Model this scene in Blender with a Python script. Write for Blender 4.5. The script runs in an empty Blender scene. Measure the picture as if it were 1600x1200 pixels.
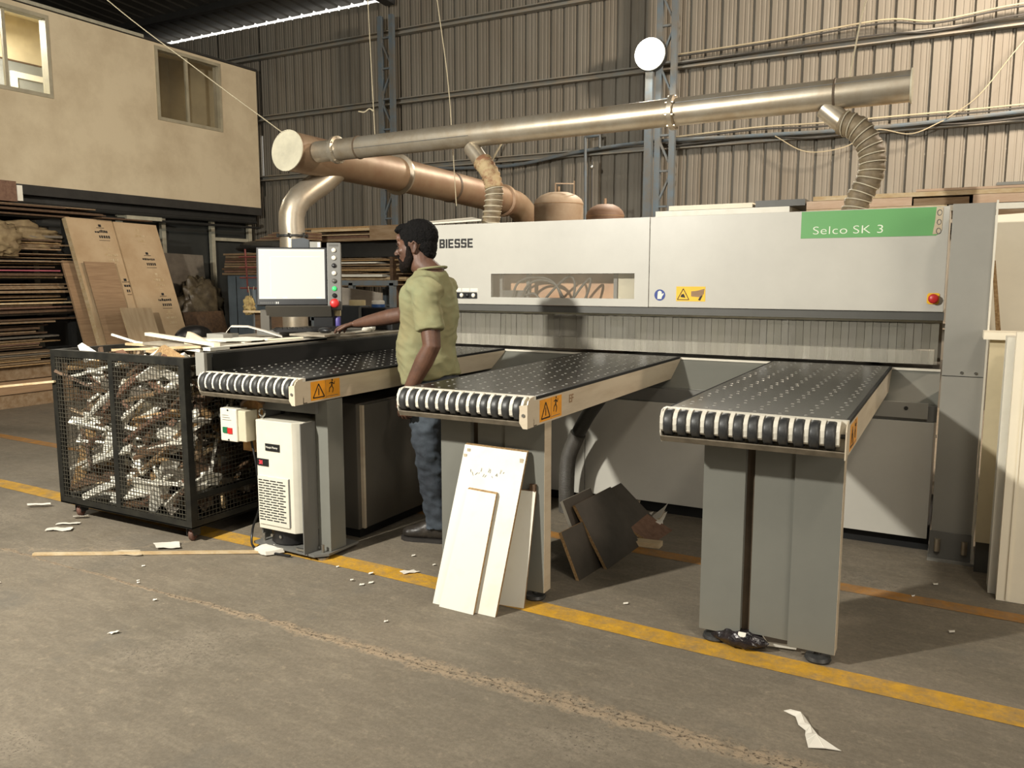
import bpy, bmesh, math, random
from mathutils import Vector, Matrix, noise
from math import sin, cos, pi, radians
R = random.Random(7)
scn = bpy.context.scene
col = scn.collection

# ------------------------------------------------------------------ camera
cam_d = bpy.data.cameras.new('camera')
cam_d.sensor_fit = 'HORIZONTAL'
cam_d.sensor_width = 36.0
cam_d.lens = 36.0 * 1268 / 1600
cam_d.clip_end = 200
cam = bpy.data.objects.new('camera', cam_d)
cam.location = (0, 0, 1.41)
cam.rotation_euler = (radians(90 - 7.4), 0, radians(28.7))
col.objects.link(cam)
scn.camera = cam

# ------------------------------------------------------------------ world, lights, exposure
world = bpy.data.worlds.new('world')
scn.world = world
world.use_nodes = True
world.node_tree.nodes['Background'].inputs[0].default_value = (1.0, 0.97, 0.90, 1)
world.node_tree.nodes['Background'].inputs[1].default_value = 1.6
scn.view_settings.view_transform = 'Standard'
scn.view_settings.look = 'None'
scn.view_settings.gamma = 1
scn.view_settings.use_curve_mapping = False
scn.view_settings.exposure = 0.02


def area(name, loc, target, size, power, color, size_y=None, shape='DISK', spread=None):
    d = bpy.data.lights.new(name, 'AREA')
    d.energy = power
    d.color = color
    d.shape = 'RECTANGLE' if size_y else shape
    d.size = size
    if size_y:
        d.size_y = size_y
    if spread:
        d.spread = spread
    o = bpy.data.objects.new(name, d)
    o.location = loc
    v = Vector(target) - Vector(loc)
    o.rotation_euler = v.to_track_quat('-Z', 'Y').to_euler()
    col.objects.link(o)
    return o


# hall flood lamp high to the west of the camera: it throws the crisp shadows
area('flood_light', (-3.41, -0.31, 3.08), (-4.4, 6.0, 2.4), 0.20, 405, (1.0, 0.96, 0.865))
# hall lamp in the bay to the east, out of frame, close to the corrugated wall
area('east_hall_light', (1.9, 6.9, 4.9), (-0.4, 10.0, 2.9), 0.7, 640, (1.0, 0.83, 0.66))
# fill lamp added out of frame above the camera to brighten the boards
area('board_fill_light', (1.3, 0.6, 4.7), (0.1, 5.0, 1.2), 0.6, 55, (1.0, 0.90, 0.76))
# soft light from the open gate at the south-east corner
area('gate_light', (5.5, -0.2, 2.3), (-0.3, 4.4, 1.0), 4.0, 260, (1.0, 0.92, 0.80), size_y=3.2)
# broad fill added under the roof on the camera side, for ambient light
area('overhead_fill', (-3.0, -0.5, 5.8), (-3.0, -0.5, 0), 9.0, 110, (1.0, 0.95, 0.86), size_y=3.0)


# ------------------------------------------------------------------ materials
def lin(c):
    return tuple(((x / 255.0) / 12.92 if x / 255.0 <= 0.04045 else ((x / 255.0 + 0.055) / 1.055) ** 2.4) for x in c)


MATS = {}


def M(name, rgb, rough=0.5, metal=0.0, var=0.12, scale=4.0, bump=0.0, bscale=60.0, rgb2=None, spot=0.0,
      stretch=(1, 1, 1), emit=None, alpha=None, coat=0.0, lo=0.35, hi=0.65, spec=0.5):
    """procedural material: base colour broken up by two octaves of noise, roughness noise, fine relief"""
    m = bpy.data.materials.new(name)
    m.use_nodes = True
    nt = m.node_tree
    N, L = nt.nodes, nt.links
    b = N['Principled BSDF']
    c1 = lin(rgb)
    c2 = lin(rgb2) if rgb2 else tuple(x * (1 - var) ** 2 for x in c1)
    if not rgb2:
        c1 = tuple(min(1, x * (1 + var * 0.5)) for x in c1)
    tc = N.new('ShaderNodeTexCoord')
    mp = N.new('ShaderNodeMapping')
    mp.inputs['Scale'].default_value = stretch
    L.new(tc.outputs['Object'], mp.inputs['Vector'])
    nz = N.new('ShaderNodeTexNoise')
    nz.inputs['Scale'].default_value = scale
    nz.inputs['Detail'].default_value = 6
    nz.inputs['Roughness'].default_value = 0.65
    L.new(mp.outputs[0], nz.inputs['Vector'])
    cr = N.new('ShaderNodeMapRange')
    cr.inputs[1].default_value = lo
    cr.inputs[2].default_value = hi
    L.new(nz.outputs['Fac'], cr.inputs[0])
    mx = N.new('ShaderNodeMix')
    mx.data_type = 'RGBA'
    mx.inputs[6].default_value = (*c1, 1)
    mx.inputs[7].default_value = (*c2, 1)
    L.new(cr.outputs[0], mx.inputs[0])
    L.new(mx.outputs[2], b.inputs['Base Color'])
    b.inputs['Metallic'].default_value = metal
    b.inputs['Specular IOR Level'].default_value = spec
    rr = N.new('ShaderNodeMapRange')
    rr.inputs[3].default_value = max(0.02, rough - 0.08)
    rr.inputs[4].default_value = min(1, rough + 0.08)
    L.new(nz.outputs['Fac'], rr.inputs[0])
    L.new(rr.outputs[0], b.inputs['Roughness'])
    if coat:
        b.inputs['Coat Weight'].default_value = coat
    if bump:
        n2 = N.new('ShaderNodeTexNoise')
        n2.inputs['Scale'].default_value = bscale
        n2.inputs['Detail'].default_value = 4
        L.new(mp.outputs[0], n2.inputs['Vector'])
        bp = N.new('ShaderNodeBump')
        bp.inputs['Strength'].default_value = bump
        bp.inputs['Distance'].default_value = 0.01
        L.new(n2.outputs['Fac'], bp.inputs['Height'])
        L.new(bp.outputs[0], b.inputs['Normal'])
    if emit:
        b.inputs['Emission Color'].default_value = (*lin(emit[0]), 1)
        b.inputs['Emission Strength'].default_value = emit[1]
    if alpha is not None:
        b.inputs['Alpha'].default_value = alpha
    MATS[name] = m
    return m


def concrete(name, paint=None, wear=0.5):
    """worn warehouse concrete in object space; optional worn paint on top"""
    m = bpy.data.materials.new(name)
    m.use_nodes = True
    nt = m.node_tree
    N, L = nt.nodes, nt.links
    b = N['Principled BSDF']
    tc = N.new('ShaderNodeTexCoord')

    def nz(scale, detail=6, rough=0.6, vec=None, dist=0.0):
        n = N.new('ShaderNodeTexNoise')
        n.inputs['Scale'].default_value = scale
        n.inputs['Detail'].default_value = detail
        n.inputs['Roughness'].default_value = rough
        n.inputs['Distortion'].default_value = dist
        L.new(vec or tc.outputs['Object'], n.inputs['Vector'])
        return n.outputs['Fac']

    def mr(v, a, bb, c=0.0, d=1.0):
        n = N.new('ShaderNodeMapRange')
        for i, x in zip((1, 2, 3, 4), (a, bb, c, d)):
            n.inputs[i].default_value = x
        L.new(v, n.inputs[0])
        return n.outputs[0]

    def mix(f, A, B):
        n = N.new('ShaderNodeMix')
        n.data_type = 'RGBA'
        if isinstance(f, float):
            n.inputs[0].default_value = f
        else:
            L.new(f, n.inputs[0])
        for s, v in ((6, A), (7, B)):
            if isinstance(v, tuple):
                n.inputs[s].default_value = (*v, 1)
            else:
                L.new(v, n.inputs[s])
        return n.outputs[2]

    def mth(op, a, bb):
        n = N.new('ShaderNodeMath')
        n.operation = op
        for i, v in enumerate((a, bb)):
            if isinstance(v, (int, float)):
                n.inputs[i].default_value = v
            else:
                L.new(v, n.inputs[i])
        return n.outputs[0]

    base = mix(mr(nz(0.9, 4), 0.35, 0.65), lin((136, 126, 110)), lin((115, 107, 93)))
    mp = N.new('ShaderNodeMapping')
    mp.inputs['Scale'].default_value = (1.0, 3.0, 1)
    mp.inputs['Rotation'].default_value = (0, 0, 0.5)
    L.new(tc.outputs['Object'], mp.inputs['Vector'])
    base = mix(mr(nz(5, 8, 0.7, mp.outputs[0]), 0.45, 0.75), base, lin((146, 136, 118)))
    base = mix(mth('MULTIPLY', mr(nz(13, 9, 0.85, mp.outputs[0]), 0.40, 0.62), 0.55), base, lin((112, 102, 87)))
    base = mix(mth('MULTIPLY', mr(nz(21, 8, 0.85), 0.54, 0.70), 0.6), base, lin((172, 157, 134)))
    base = mix(mth('MULTIPLY', mr(nz(60, 6, 0.8), 0.42, 0.7), 0.55), base, lin((88, 81, 70)))
    base = mix(mth('MULTIPLY', mr(nz(34, 5, 0.8), 0.60, 0.72), 0.5), base, lin((150, 138, 118)))
    base = mix(mth('MULTIPLY', mr(nz(2.3, 5, 0.6), 0.58, 0.72), 0.45), base, lin((96, 94, 88)))
    # exposed aggregate patches: pale laitance with dark pits
    sep = N.new('ShaderNodeSeparateXYZ')
    L.new(tc.outputs['Object'], sep.inputs[0])
    patch = mr(nz(1.7, 4, 0.6), 0.55, 0.64)
    near = mr(mth('ABSOLUTE', mth('ADD', sep.outputs[1], mth('MULTIPLY', mth('ADD', nz(0.8, 2), -0.5), 0.3)), 0), 2.2, 2.45)
    pits = mr(nz(95, 3, 0.7), 0.58, 0.66)
    base = mix(mth('MULTIPLY', mth('MULTIPLY', patch, mr(nz(40, 5, 0.8), 0.40, 0.60)), 0.5), base, lin((152, 141, 124)))
    base = mix(mth('MULTIPLY', mth('MULTIPLY', patch, pits), 0.8), base, lin((70, 62, 54)))
    # construction joint along Y = 2.33
    wob = mth('MULTIPLY', mth('ADD', nz(2.2, 9, 0.8), -0.5), 0.12)
    dj = mth('ABSOLUTE', mth('ADD', mth('ADD', sep.outputs[1], -2.33), wob), 0)
    wid = mth('MULTIPLY', mr(sep.outputs[0], -3.2, -1.4, 0.012, 0.060), mr(nz(6, 5, 0.8), 0.3, 0.7, 0.3, 1.3))
    band = mr(mth('DIVIDE', dj, wid), 0.5, 1.15, 1.0, 0.0)
    base = mix(mth('MULTIPLY', band, mr(nz(24, 4), 0.3, 0.55)), base, lin((160, 142, 118)))
    base = mix(mth('MULTIPLY', mth('MULTIPLY', band, mr(nz(70, 3), 0.56, 0.62)), 0.85), base, lin((66, 56, 46)))
    hair = mr(dj, 0.0, 0.006, 1.0, 0.0)
    base = mix(mth('MULTIPLY', hair, 0.5), base, lin((72, 60, 48)))
    # a second, finer crack running diagonally on the near side
    dg = mth('ABSOLUTE', mth('ADD', mth('ADD', mth('MULTIPLY', sep.outputs[0], -0.62), mth('MULTIPLY', sep.outputs[1], 0.78)),
                             mth('ADD', mth('MULTIPLY', mth('ADD', nz(2.2, 6, 0.7), -0.5), 0.5), -4.45)), 0)
    base = mix(mth('MULTIPLY', mr(dg, 0.0, 0.012, 1.0, 0.0), 0.5), base, lin((165, 148, 124)))
    wet = 0.72
    if paint:
        base0 = base
        pc = mix(mr(nz(14, 5), 0.35, 0.7), lin(paint), tuple(x * 0.72 for x in lin(paint)))
        edge = mr(mth('ADD', nz(9, 8, 0.75), mth('MULTIPLY', nz(60, 3, 0.7), 0.35)), wear - 0.08, wear + 0.22, 0.0, 0.75)
        base = mix(edge, pc, base0)
    L.new(base, b.inputs['Base Color'])
    L.new(mr(nz(7, 5), 0.3, 0.7, 0.55, 0.85), b.inputs['Roughness'])
    b.inputs['Specular IOR Level'].default_value = 0.4
    bp = N.new('ShaderNodeBump')
    bp.inputs['Strength'].default_value = 0.35
    bp.inputs['Distance'].default_value = 0.01
    hh = mth('ADD', mth('MULTIPLY', nz(80, 5, 0.7), 0.5), mth('MULTIPLY', pits, mth('MULTIPLY', patch, -0.5)))
    hh = mth('ADD', hh, mth('MULTIPLY', band, mth('MULTIPLY', nz(40, 4), 1.2)))
    L.new(hh, bp.inputs['Height'])
    L.new(bp.outputs[0], b.inputs['Normal'])
    MATS[name] = m
    return m


concrete('floor')
concrete('yellow', (208, 158, 48), 0.68)
concrete('yellow_old', (176, 124, 56), 0.66)
M('clad', (118, 114, 104), 0.6, 0.05, rgb2=(106, 99, 87), scale=1.0, stretch=(3, 1, 0.7), bump=0.05, bscale=20, lo=0.3, hi=0.75)
M('roof', (62, 58, 50), 0.7, 0.2, scale=1.2, stretch=(1, 3, 1))
M('steel_blue', (90, 104, 114), 0.55, 0.1, rgb2=(100, 98, 92), scale=6)
M('steel_dark', (52, 52, 50), 0.5, 0.3, scale=5)
M('girt', (122, 124, 120), 0.5, 0.1, rgb2=(136, 126, 110), scale=5)
M('plaster', (212, 198, 168), 0.85, rgb2=(176, 158, 128), scale=1.3, lo=0.42, hi=0.85, bump=0.1, bscale=30)
M('slab', (54, 52, 48), 0.8)
M('partition', (58, 60, 58), 0.35, scale=2)
M('post_white', (176, 172, 152), 0.6, scale=8)
M('win_frame', (168, 160, 136), 0.5)
M('room_wall', (206, 192, 158), 0.85, scale=1.5)
M('room_grey', (128, 130, 126), 0.7)
M('white_panel', (190, 187, 177), 0.38, var=0.06, scale=1.2, bump=0.04, bscale=300)
M('white_trim', (220, 214, 198), 0.45, var=0.08)
M('grey_paint', (146, 144, 136), 0.42, var=0.05, scale=2, bump=0.03, bscale=200)
M('grey_mid', (112, 111, 106), 0.45, var=0.07, scale=2)
M('grey_dark', (84, 83, 78), 0.45, var=0.08)
M('cab_grey', (92, 88, 80), 0.4, var=0.08, scale=1.5)
M('beige_rail', (206, 192, 168), 0.42, 0.1, rgb2=(182, 164, 138), scale=3, stretch=(1, 0.6, 4), lo=0.45, hi=0.8)
M('table_black', (22, 21, 20), 0.24, rgb2=(38, 36, 33), scale=2.5, lo=0.45, hi=0.9, bump=0.04, bscale=40, spec=0.4)
M('nozzle', (150, 148, 140), 0.35, 0.2)
M('rubber', (42, 43, 44), 0.45, rgb2=(64, 64, 62), scale=30, bump=0.1)
M('apron', (128, 118, 102), 0.5, rgb2=(96, 88, 74), scale=12)
M('orange', (238, 160, 36), 0.5, var=0.08, scale=20)
M('yellow_label', (242, 190, 40), 0.5, var=0.05)
M('ink', (26, 24, 22), 0.6)
M('red_ink', (190, 40, 30), 0.6)
M('blue_ink', (36, 62, 140), 0.5)
M('green', (96, 156, 92), 0.5, var=0.05, scale=1)
M('letter_pale', (220, 228, 206), 0.5)
M('galv', (186, 178, 162), 0.38, 0.7, rgb2=(164, 150, 128), scale=5, bump=0.03, bscale=60)
M('galv_dusty', (158, 138, 112), 0.5, 0.35, rgb2=(136, 106, 82), scale=3, lo=0.3, hi=0.7)
M('dust_cap', (206, 200, 176), 0.6, 0.1)
M('hose', (128, 114, 90), 0.6, rgb2=(92, 80, 62), scale=14, bump=0.1)
M('hose_torn', (168, 148, 112), 0.8, rgb2=(130, 92, 66), scale=12, lo=0.45, hi=0.6)
M('hose_wire', (190, 182, 160), 0.5)
M('hose_black', (60, 59, 56), 0.5, scale=20)
M('hose_grey', (84, 80, 73), 0.55, scale=20)
M('tank', (172, 154, 130), 0.65, rgb2=(150, 128, 104), scale=3)
M('tank_red', (132, 106, 86), 0.65, rgb2=(116, 92, 74), scale=3)
M('wood', (144, 124, 98), 0.7, rgb2=(118, 92, 62), scale=3, stretch=(1, 6, 6), bump=0.1)
M('wood_pale', (204, 186, 152), 0.65, rgb2=(180, 152, 110), scale=4, stretch=(2, 6, 6), bump=0.08)
M('wood_dark', (98, 74, 50), 0.7, rgb2=(70, 52, 38), scale=4, stretch=(1, 6, 6))
M('chipboard', (176, 146, 102), 0.8, rgb2=(140, 108, 70), scale=90, lo=0.4, hi=0.6, bump=0.3, bscale=150)
M('desk', (158, 150, 134), 0.6, rgb2=(120, 110, 94), scale=6)
M('birch', (178, 156, 124), 0.65, rgb2=(160, 136, 104), scale=3, stretch=(1, 8, 1))
M('pile_tan', (198, 172, 146), 0.6, rgb2=(182, 150, 122), scale=5, stretch=(1, 6, 6))
M('joint_dark', (92, 78, 62), 0.6, 0.2, scale=8)
M('ped_grey', (118, 118, 110), 0.45, var=0.05, scale=2, bump=0.03, bscale=200)
M('scrap_mix', (150, 130, 104), 0.8, rgb2=(70, 54, 42), scale=18, lo=0.42, hi=0.58)
M('ply_red', (124, 94, 74), 0.7, rgb2=(100, 72, 56), scale=30)
M('ply_grey', (112, 104, 92), 0.6, scale=8)
M('laminate', (228, 224, 210), 0.45, rgb2=(214, 206, 186), scale=6, lo=0.5, hi=0.9, bump=0.02)
M('laminate_bright', (242, 232, 208), 0.5, var=0.04, scale=2)
M('pinkboard', (168, 84, 96), 0.7)
M('cardboard', (190, 166, 132), 0.72, rgb2=(174, 147, 112), scale=2.4, bump=0.05, bscale=60)
M('card_dark', (160, 132, 100), 0.75, rgb2=(140, 112, 84), scale=5, stretch=(1, 0.7, 12))
M('tarp', (120, 102, 74), 0.75, rgb2=(150, 132, 98), scale=8, bump=0.6, bscale=14)
M('sheet_film', (62, 55, 44), 0.4, rgb2=(100, 90, 70), scale=7, bump=0.8, bscale=10)
M('cage_black', (28, 28, 26), 0.5, 0.2, rgb2=(44, 43, 37), scale=14)
M('mesh_wire', (84, 80, 68), 0.55, 0.2, rgb2=(54, 52, 46), scale=30)
M('cream_plastic', (216, 211, 194), 0.42, var=0.05)
M('cream_side', (196, 188, 162), 0.45, var=0.05)
M('black_plastic', (28, 28, 29), 0.4)
M('dark_gap', (20, 20, 19), 0.8)
M('btn_green', (30, 110, 70), 0.4)
M('btn_green_lit', (60, 200, 110), 0.4, emit=((60, 220, 110), 0.6))
M('btn_red', (196, 42, 40), 0.4)
M('btn_white', (232, 228, 214), 0.4)
M('led', (220, 50, 60), 0.5, emit=((255, 60, 70), 1.5))
M('screen', (60, 58, 54), 0.4, emit=((255, 250, 234), 0.86))
M('screen_ink', (150, 190, 190), 0.6, emit=((160, 196, 196), 0.7))
M('metal_bolt', (170, 166, 156), 0.35, 0.8)
M('chrome', (200, 200, 194), 0.2, 0.9)
M('lamp_glow', (255, 250, 235), 0.4, emit=((255, 247, 226), 22))
M('skin', (100, 70, 54), 0.5, rgb2=(80, 56, 44), scale=14, bump=0.06, bscale=120)
M('skin_ear', (140, 92, 68), 0.5)
M('hair', (9, 8, 8), 0.7, rgb2=(17, 15, 14), scale=60, bump=0.9, bscale=220, spec=0.15)
M('beard', (14, 12, 11), 0.8, rgb2=(34, 26, 22), scale=90, bump=0.7, bscale=260, spec=0.1)
M('eye_white', (60, 50, 44), 0.9, spec=0.02)
M('shoe', (34, 31, 28), 0.42, rgb2=(58, 52, 45), scale=18, bump=0.2)
M('sole', (46, 42, 38), 0.7)
M('lace', (70, 62, 54), 0.7)
M('shirt', (126, 131, 100), 0.9, rgb2=(136, 122, 88), scale=2.0, lo=0.35, hi=0.75, spec=0.2, bump=0.25, bscale=260)
M('jeans', (36, 41, 48), 0.85, rgb2=(66, 74, 82), scale=5, lo=0.4, hi=0.62, bump=0.3, bscale=300)
M('paper', (232, 226, 212), 0.7, var=0.05)
M('paper_dirty', (200, 186, 160), 0.75, rgb2=(172, 156, 130), scale=9)
M('bag', (30, 28, 29), 0.16, rgb2=(46, 40, 42), scale=30, bump=0.5, bscale=40)
M('tool_grey', (66, 70, 74), 0.5)
M('tape_cream', (224, 204, 156), 0.6)
M('tape_blue', (52, 92, 150), 0.5)
M('can_purple', (90, 80, 150), 0.4)
M('glove_rag', (190, 168, 110), 0.8, rgb2=(140, 118, 76), scale=20)
M('rust_red', (112, 50, 44), 0.6)
M('cab_blue', (96, 106, 112), 0.45)
M('cable', (60, 58, 54), 0.6)
M('cable_pale', (168, 158, 132), 0.6)
M('wood_block', (190, 150, 92), 0.65, rgb2=(150, 104, 60), scale=20)
M('caster', (120, 78, 64), 0.6, rgb2=(80, 60, 50), scale=18)
M('clamp_pale', (220, 214, 190), 0.35)  # one even pale tone for the clamp strip
M('inside', (112, 106, 94), 0.55)
M('board_dark', (62, 56, 48), 0.55, scale=8)
M('inside_tan', (206, 160, 120), 0.55, rgb2=(184, 144, 112), scale=6)


def glass_mat(name, rgb, a, rough=0.15, dv=0.18, st=(30, 30, 1.2)):
    m = bpy.data.materials.new(name)
    m.use_nodes = True
    N, L = m.node_tree.nodes, m.node_tree.links
    b = N['Principled BSDF']
    b.inputs['Base Color'].default_value = (*lin(rgb), 1)
    b.inputs['Roughness'].default_value = rough
    tc = N.new('ShaderNodeTexCoord')
    mp = N.new('ShaderNodeMapping')
    mp.inputs['Scale'].default_value = st
    L.new(tc.outputs['Object'], mp.inputs['Vector'])
    nz = N.new('ShaderNodeTexNoise')
    nz.inputs['Scale'].default_value = 1.0
    nz.inputs['Detail'].default_value = 4
    L.new(mp.outputs[0], nz.inputs['Vector'])
    r = N.new('ShaderNodeMapRange')
    r.inputs[1].default_value = 0.3
    r.inputs[2].default_value = 0.7
    r.inputs[3].default_value = max(0, a - dv)
    r.inputs[4].default_value = min(1, a + dv)
    L.new(nz.outputs['Fac'], r.inputs[0])
    L.new(r.outputs[0], b.inputs['Alpha'])
    MATS[name] = m


glass_mat('curtain', (168, 164, 150), 0.30, 0.14, 0.04, (4, 4, 2))
glass_mat('curtain3', (160, 156, 144), 0.36, 0.16, 0.04, (4, 4, 2))
glass_mat('curtain2', (180, 176, 162), 0.42, 0.14, 0.05, (4, 4, 2))
glass_mat('clear', (210, 200, 180), 0.10, 0.08, 0.05, (2, 2, 2))
glass_mat('pane', (110, 104, 88), 0.16, 0.05, 0.05, (1, 1, 1))
glass_mat('film', (226, 220, 200), 0.45, 0.25)


# ------------------------------------------------------------------ object helpers
WLOC = {}


def tagp(o, label=None, cat=None, group=None, kind=None):
    if label: o['label'] = label
    if cat: o['category'] = cat
    if group: o['group'] = group
    if kind: o['kind'] = kind
    return o


def thing(name, label, cat, loc=(0, 0, 0), rz=0.0, group=None, kind=None):
    o = bpy.data.objects.new(name, None)
    o.empty_display_size = 0.1
    o.location = loc
    o.rotation_euler = (0, 0, rz)
    col.objects.link(o)
    WLOC[o.name] = Vector(loc)
    return tagp(o, label, cat, group, kind)


def structure(name, loc=(0, 0, 0)):
    return thing(name, None, None, loc, kind='structure')


def link_mesh(name, me, mat, parent=None, org=None, smooth=False):
    o = bpy.data.objects.new(name, me)
    col.objects.link(o)
    if mat:
        me.materials.clear()
        me.materials.append(MATS[mat])
    if parent:
        o.parent = parent
        WLOC[o.name] = WLOC[parent.name]
    else:
        o.location = org or (0, 0, 0)
        WLOC[o.name] = Vector(org or (0, 0, 0))
    if smooth:
        me.polygons.foreach_set('use_smooth', [True] * len(me.polygons))
    return o


class MB:
    def __init__(s):
        s.v = []
        s.f = []

    def add(s, vs, fs):
        n = len(s.v)
        s.v += [tuple(x) for x in vs]
        s.f += [tuple(i + n for i in f) for f in fs]
        return s

    def box(s, x0, x1, y0, y1, z0, z1, mat=None):
        vs = [(x, y, z) for z in (z0, z1) for y in (y0, y1) for x in (x0, x1)]
        if mat is not None:
            vs = [mat @ Vector(v) for v in vs]
        return s.add(vs, [(0, 2, 3, 1), (4, 5, 7, 6), (0, 1, 5, 4), (2, 6, 7, 3), (0, 4, 6, 2), (1, 3, 7, 5)])

    def cbox(s, c, sz, mat=None):
        return s.box(c[0] - sz[0] / 2, c[0] + sz[0] / 2, c[1] - sz[1] / 2, c[1] + sz[1] / 2, c[2] - sz[2] / 2, c[2] + sz[2] / 2, mat)

    def bar(s, a, b, w, h=None, up=(0, 0, 1)):
        """rectangular bar from a to b; w across, h along up"""
        a, b = Vector(a), Vector(b)
        h = h or w
        d = (b - a).normalized()
        u = Vector(up)
        if abs(d.dot(u)) > 0.98:
            u = Vector((1, 0, 0))
        sd = d.cross(u).normalized()
        u = sd.cross(d)
        vs = [p + sd * i * w / 2 + u * j * h / 2 for p in (a, b) for i, j in ((-1, -1), (1, -1), (1, 1), (-1, 1))]
        return s.add(vs, [(3, 2, 1, 0), (4, 5, 6, 7), (0, 1, 5, 4), (1, 2, 6, 5), (2, 3, 7, 6), (3, 0, 4, 7)])

    def tube(s, pts, r, n=12, caps=True, rr=None, ref=None, close_round=False):
        """sweep; r scalar or list or list of (ra, rb) ellipses"""
        P = [Vector(p) for p in pts]
        rs = r if isinstance(r, list) else [r] * len(P)
        base = len(s.v)
        u = None
        rings = []
        for i, p in enumerate(P):
            t = (P[min(i + 1, len(P) - 1)] - P[max(i - 1, 0)]).normalized()
            if ref is not None:
                u0 = Vector(ref)
            else:
                u0 = u if u is not None else (Vector((0, 0, 1)) if abs(t.z) < 0.9 else Vector((1, 0, 0)))
            u = (u0 - t * t.dot(u0)).normalized()
            w = t.cross(u)
            ra, rb = rs[i] if isinstance(rs[i], (tuple, list)) else (rs[i], rs[i])
            rings.append([p + u * ra * cos(2 * pi * k / n) + w * rb * sin(2 * pi * k / n) for k in range(n)])
        vs = [v for rg in rings for v in rg]
        fs = []
        for i in range(len(P) - 1):
            for k in range(n):
                k2 = (k + 1) % n
                fs.append((i * n + k, i * n + k2, (i + 1) * n + k2, (i + 1) * n + k))
        if caps:
            fs.append(tuple(range(n - 1, -1, -1)))
            fs.append(tuple((len(P) - 1) * n + k for k in range(n)))
        return s.add(vs, fs)

    def cyl(s, a, b, r, r2=None, n=16, caps=True):
        return s.tube([a, b], [r, r if r2 is None else r2], n, caps)

    def lathe(s, prof, c=(0, 0, 0), n=24):
        """prof: (r, z) list"""
        vs = [(c[0] + r * cos(2 * pi * k / n), c[1] + r * sin(2 * pi * k / n), c[2] + z) for r, z in prof for k in range(n)]
        fs = [(i * n + k, i * n + (k + 1) % n, (i + 1) * n + (k + 1) % n, (i + 1) * n + k) for i in range(len(prof) - 1) for k in range(n)]
        return s.add(vs, fs)

    def prism(s, prof, axis, a0, a1):
        """closed 2-D profile extruded along axis; profile in the two remaining axes in order"""
        def mk(p, a):
            q = [p[0], p[1]]
            q.insert(axis, a)
            return tuple(q)
        n = len(prof)
        vs = [mk(p, a0) for p in prof] + [mk(p, a1) for p in prof]
        fs = [(k, (k + 1) % n, n + (k + 1) % n, n + k) for k in range(n)] + [tuple(range(n - 1, -1, -1)), tuple(range(n, 2 * n))]
        return s.add(vs, fs)

    def ell(s, c, r, n=16, m=10, mat=None):
        c = Vector(c)
        vs, fs = [], []
        for j in range(m + 1):
            th = pi * j / m
            for k in range(n):
                v = Vector((r[0] * sin(th) * cos(2 * pi * k / n), r[1] * sin(th) * sin(2 * pi * k / n), r[2] * cos(th)))
                if mat is not None:
                    v = mat @ v
                vs.append(c + v)
        for j in range(m):
            for k in range(n):
                fs.append((j * n + k, (j + 1) * n + k, (j + 1) * n + (k + 1) % n, j * n + (k + 1) % n))
        return s.add(vs, fs)

    def mesh(s, name, off=(0, 0, 0), fix=True):
        me = bpy.data.meshes.new(name)
        o = Vector(off)
        me.from_pydata([tuple(Vector(v) - o) for v in s.v], [], s.f)
        if fix:
            bm = bmesh.new()
            bm.from_mesh(me)
            bmesh.ops.remove_doubles(bm, verts=bm.verts, dist=1e-6)
            bmesh.ops.recalc_face_normals(bm, faces=bm.faces)
            bm.to_mesh(me)
            bm.free()
        return me

    def obj(s, name, mat, parent=None, smooth=False, bevel=0.0, org=None, label=None, cat=None, group=None, kind=None):
        """link as ONE mesh object; coordinates are given in the world unless the parent was rotated"""
        off = WLOC[parent.name] if parent else Vector(org or (0, 0, 0))
        me = s.mesh(name, off)
        o = link_mesh(name, me, mat, parent, org, smooth)
        if bevel:
            md = o.modifiers.new('edge', 'BEVEL')
            md.width = bevel
            md.segments = 2
            md.limit_method = 'ANGLE'
        elif smooth:
            md = o.modifiers.new('split', 'EDGE_SPLIT')
            md.split_angle = radians(42)
        return tagp(o, label, cat, group, kind)


def box(name, mat, b, parent=None, bevel=0.0, **k):
    return MB().box(*b).obj(name, mat, parent, bevel=bevel, **k)


def kids_of(o):
    return list(o.children)


def dup(root, loc, rz=None, label=None, group=None, rot=None):
    r = root.copy()
    col.objects.link(r)
    r.location = loc
    if rot is not None:
        r.rotation_euler = rot
    elif rz is not None:
        r.rotation_euler = (0, 0, rz)
    if label: r['label'] = label
    if group: r['group'] = group
    for ch in kids_of(root):
        c = ch.copy()
        col.objects.link(c)
        c.parent = r
        for g in kids_of(ch):
            d = g.copy()
            col.objects.link(d)
            d.parent = c
    return r


def text(name, body, size, loc, rot, mat, parent, bold=0.0, sx=1.0, align='LEFT', depth=0.0004, space=1.0):
    c = bpy.data.curves.new(name, 'FONT')
    c.body = body
    c.size = size
    c.offset = bold
    c.extrude = depth
    c.align_x = align
    c.space_character = space
    t = bpy.data.objects.new(name, c)
    col.objects.link(t)
    dg = bpy.context.evaluated_depsgraph_get()
    me = bpy.data.meshes.new_from_object(t.evaluated_get(dg))
    bpy.data.objects.remove(t)
    mt = Matrix.Translation(Vector(loc) - (WLOC[parent.name] if parent else Vector())) @ rot.to_4x4() @ Matrix.Diagonal((sx, 1, 1, 1))
    me.transform(mt)
    return link_mesh(name, me, mat, parent)


def ROT(x=0, y=0, z=0):
    return (Matrix.Rotation(radians(z), 3, 'Z') @ Matrix.Rotation(radians(y), 3, 'Y') @ Matrix.Rotation(radians(x), 3, 'X'))


FRONT = ROT(90, 0, 0)          # text that reads when looking along +Y
EAST = ROT(90, 0, 90)          # text on a face whose normal is +X


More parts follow.
